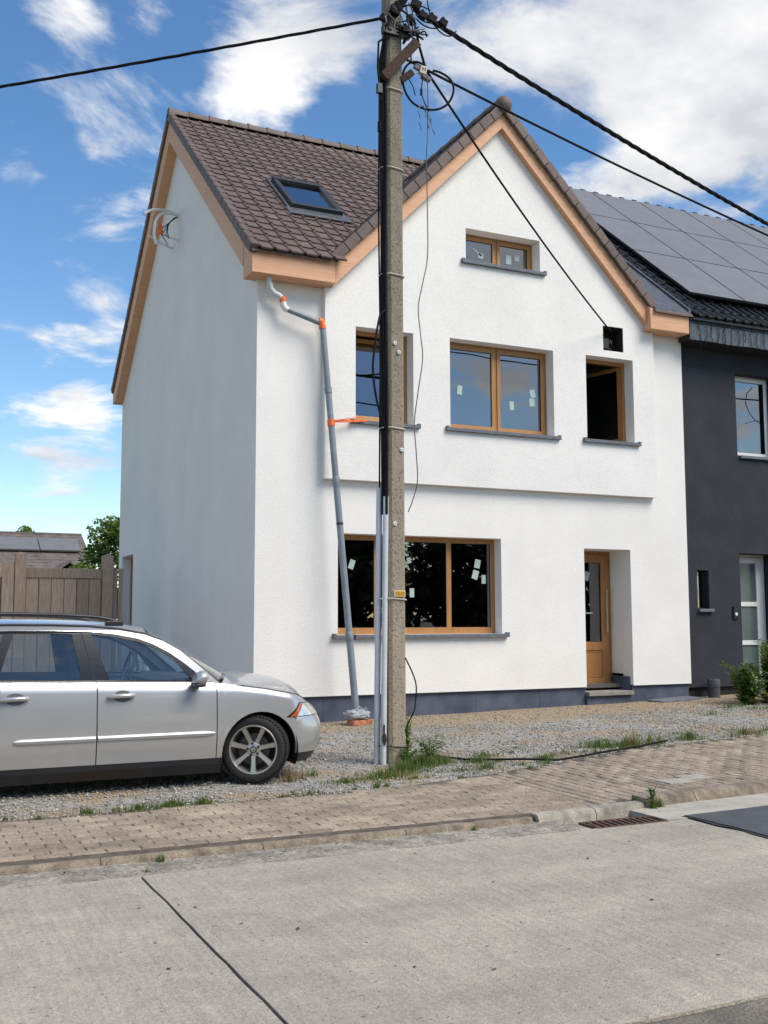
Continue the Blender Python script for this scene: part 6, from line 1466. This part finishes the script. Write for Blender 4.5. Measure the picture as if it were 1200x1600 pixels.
        MB().lathe([(0, -.035), (.135, -.035), (.135, -.01), (0, -.01)], 32, 'y').build('brake_disc', mat('brake_disc', (.09, .08, .075), .5, metal=.6), ty)
        MB().lathe([(0, .0), (.176, .0)], 32, 'y').build('wheel_back', 'black_gap', ty)
        ty.matrix_basis = Matrix.Translation((x, -side * (.715), .288)) @ Matrix.Rotation(steer + (0 if side > 0 else math.pi), 4, 'Z')
    wheel(.03, 1, R(-27)); wheel(.03, -1, R(-27)); wheel(RA, 1, 0); wheel(RA, -1, 0)
    return C
build_car()

# ================================================================ PLANTS
def blade_mesh(): return [(-.5, 0, 0), (.5, 0, 0), (.28, .12, .6), (-.28, .12, .6), (0, .36, 1.0)], [(0, 1, 2, 3), (3, 2, 4)]
def grass_patch(spots, name, label, m, cat='grass'):
    bv, bf = blade_mesh(); ms = []; sh = []
    for (x, y, r, n, h) in spots:
        for _ in range(int(n * 1.5)):
            a = rng.uniform(0, 6.28); d = r * abs(rng.normal(0, .5)); px, py = x + math.cos(a) * d, y + math.sin(a) * d * .6
            hh = h * rng.uniform(.45, 1.15) * (1 - .4 * min(1, d / max(r, .01))); w = rng.uniform(.004, .009)
            e = np.array(Matrix.Rotation(rng.uniform(0, 6.28), 3, 'Z') @ Matrix.Rotation(rng.normal(-.15, .3), 3, 'X')) @ np.diag([w, hh * rng.uniform(.3, 1.3), hh])
            zz = gz(px, py) - .01 if py > kerb_y(px) else ROAD_Z - .01
            ms.append(np.hstack([e, [[px], [py], [zz]]])); sh.append(rng.uniform(0, 1))
    return tag(inst_arrays(bv, bf, ms, name, m, shade=sh), label, cat, kind='stuff')
def build_plants():
    sp = []
    # along the gravel edge
    for x in np.arange(-5.0, 8.5, 0.11):
        if rng.random() < .30: sp.append((x, back_edge(x) + rng.uniform(-.03, .15), rng.uniform(.03, .10), rng.integers(12, 50), rng.uniform(.03, .08)))
    for (x, y, r, n, h) in [(-2.85, -6.0, .18, 150, .07), (-2.6, -6.03, .22, 240, .09), (-2.35, -6.0, .16, 130, .08), (-3.2, -6.03, .12, 40, .06), (-0.95, -5.5, .3, 130, .07), (-0.55, -5.35, .35, 260, .09), (-0.2, -5.1, .35, 360, .11), (0.1, -4.85, .28, 380, .15), (0.35, -4.75, .28, 260, .12),
                            (0.75, -4.85, .25, 170, .09), (1.0, -4.5, .3, 120, .08), (1.5, -4.9, .3, 110, .08), (0.6, -5.25, .3, 150, .08), (2.55, -4.35, .4, 260, .12), (2.85, -4.45, .3, 200, .13), (3.3, -4.3, .25, 110, .12), (3.95, -4.2, .3, 170, .14), (4.9, -4.1, .3, 110, .12), (5.7, -3.9, .4, 120, .12), (-1.05, -4.95, .15, 40, .09),
                            (-3.06, -7.62, .05, 26, .07), (-0.9, -7.62, .03, 18, .05), (0.78, -7.50, .06, 60, .13), (0.66, -7.36, .05, 30, .07), (7.0, -1.6, .5, 90, .1), (6.1, -2.2, .4, 70, .08), (8.4, -1.2, .4, 120, .12), (-3.19, -7.85, .05, 14, .03)]: sp.append((x, y, r, n, h))
    for _ in range(70):
        x = rng.uniform(-1.0, 6.5); y = back_edge(x) + 0.1 + abs(rng.normal(0, .45)); sp.append((x, y, rng.uniform(.05, .22), int(rng.integers(10, 45)), rng.uniform(.02, .06)))
    grass_patch(sp, 'grass', 'short green grass and weeds along the gravel edge and kerb', 'grass')
    grass_patch([(-1.36, -5.20, .10, 55, .20), (-1.22, -5.12, .1, 30, .13), (2.95, -4.45, .12, 60, .26), (3.4, -4.35, .15, 40, .16), (-0.35, -5.3, .4, 90, .07), (-3.0, -6.02, .6, 60, .06), (0.45, -4.7, .2, 60, .12), (5.0, -4.15, .3, 50, .14), (1.9, -4.6, .5, 70, .06)], 'dry_grass', 'dry straw coloured grass tufts among the green ones', 'grass_dry')
    def plant(name, label, base, h, n, spread, m, leaf, group=None, stems=5, seed=0):
        t = thing(name, label, 'plant', base, group); rr = random.Random(seed); pts = []
        mb = MB()
        for s in range(stems):
            a = rr.uniform(0, 6.28); d = spread * rr.uniform(.2, 1); hh = h * rr.uniform(.6, 1); tip = Vector((math.cos(a) * d, math.sin(a) * d, hh)); mid = tip * .5 + Vector((0, 0, hh * .12)) - Vector((tip.x * .25, tip.y * .25, 0))
            b0 = Vector((math.cos(a) * d * .25, math.sin(a) * d * .25, -.03)); mb.tube([b0, mid, tip], [.006, .004, .002], 5)
            pts.append((b0, mid, tip))
        mb.build('stem', 'leaf', t)
        lv = [(0, 0, 0), (.35, -.14, .05), (1, 0, -.12), (.35, .14, .05)]; lf = [(0, 1, 2, 3)]; ms = []; sh = []
        for _ in range(n):
            b0, mid, tip = pts[rng.integers(len(pts))]; s = rng.random() ** .7; p = b0 * (1 - s) ** 2 + mid * 2 * s * (1 - s) + tip * s * s
            k = leaf * rng.uniform(.6, 1.2) * (1.1 - .5 * s); e = np.array(Matrix.Rotation(rng.uniform(0, 6.28), 3, 'Z') @ Matrix.Rotation(rng.uniform(-.9, .2), 3, 'Y')) * k
            ms.append(np.hstack([e, np.array(p).reshape(3, 1)])); sh.append(rng.uniform(0.1, 1))
        inst_arrays(lv, lf, ms, 'foliage', m, t, shade=sh); return t
    plant('weed_plant', 'tall leafy weed growing up the right side of the pole foot', (0.13, -4.50, 0), .52, 170, .07, 'leaf_lime', .09, stems=5, seed=1)
    plant('weed_plant', 'low bushy weed with reddish stems right of the pole foot', (0.34, -4.58, 0), .26, 260, .17, 'leaf_lime', .08, stems=9, seed=2)
    plant('weed_plant', 'low green weeds clustered at the front of the pole foot', (0.02, -4.72, 0), .17, 260, .20, 'leaf', .07, stems=9, seed=3)
    plant('weed_plant', 'small weed sprouting in the gutter beside the drain grate', (0.70, -7.52, ROAD_Z), .20, 70, .05, 'leaf', .06, stems=5, seed=4)
    plant('weed_plant', 'green weed by the side wall behind the parked car', (-0.25, 6.1, -.05), 1.22, 200, .30, 'leaf_lime', .16, stems=5, seed=5)
    for (x, y, h, n, s, lab, sd) in [(7.68, -1.30, .70, 900, .38, 'shorter bushy green plant left of the white door', 6), (8.12, -1.36, 1.05, 1500, .44, 'tall leafy green plant in front of the white door', 7), (8.55, -1.5, 1.0, 1300, .50, 'leafy green plant at the right edge beside the tall one', 8)]:
        plant('garden_plant', lab, (x, y, .02), h, n, s, 'leaf_lime', .17, 'plants at the white door', stems=20, seed=sd)
    plant('withered_plant', 'withered brown stems under the green plants by the door', (8.0, -1.6, .02), .30, 420, .36, 'grass_dry', .12, stems=12, seed=9)
    rr = rng; gs = [(x, -1.95 + .16 * rng.normal(), .2, 60, .08) for x in np.arange(7.2, 9, .10)]; grass_patch(gs, 'ground_cover', 'low green ground cover spreading below the plants at the right edge', 'leaf_lime', 'ground cover')
build_plants()

def road_debris():
    bv = [(-1, -.4, 0), (.2, -.6, 0), (1, .1, .3), (.1, .6, .1), (-.7, .4, .25)]; bf = [(0, 1, 2, 3, 4)]; ms = []; sh = []
    for (x, y) in [(-3.02, -9.1), (-1.0, -9.6), (-2.15, -9.9), (-1.55, -8.6), (-0.2, -8.4)] + [(rng.uniform(-4.2, 0.5), rng.uniform(-10.6, -8.0)) for _ in range(26)] + [(rng.uniform(-4.2, 3), kerb_y(0) - rng.uniform(.06, .3)) for _ in range(60)]:
        s = rng.uniform(.006, .016); e = np.array(Matrix.Rotation(rng.uniform(0, 6.28), 3, 'Z')) * s; ms.append(np.hstack([e, [[x], [y], [ROAD_Z + .004]]])); sh.append(rng.uniform(0, .6))
    tag(inst_arrays(bv, bf, ms, 'road_debris', leaf_mat('dead_leaf', (0.16, 0.12, 0.07), (0.03, 0.025, 0.02)), shade=sh), 'scattered dark leaf scraps and grit on the road and gutter', 'debris', kind='stuff')
road_debris()
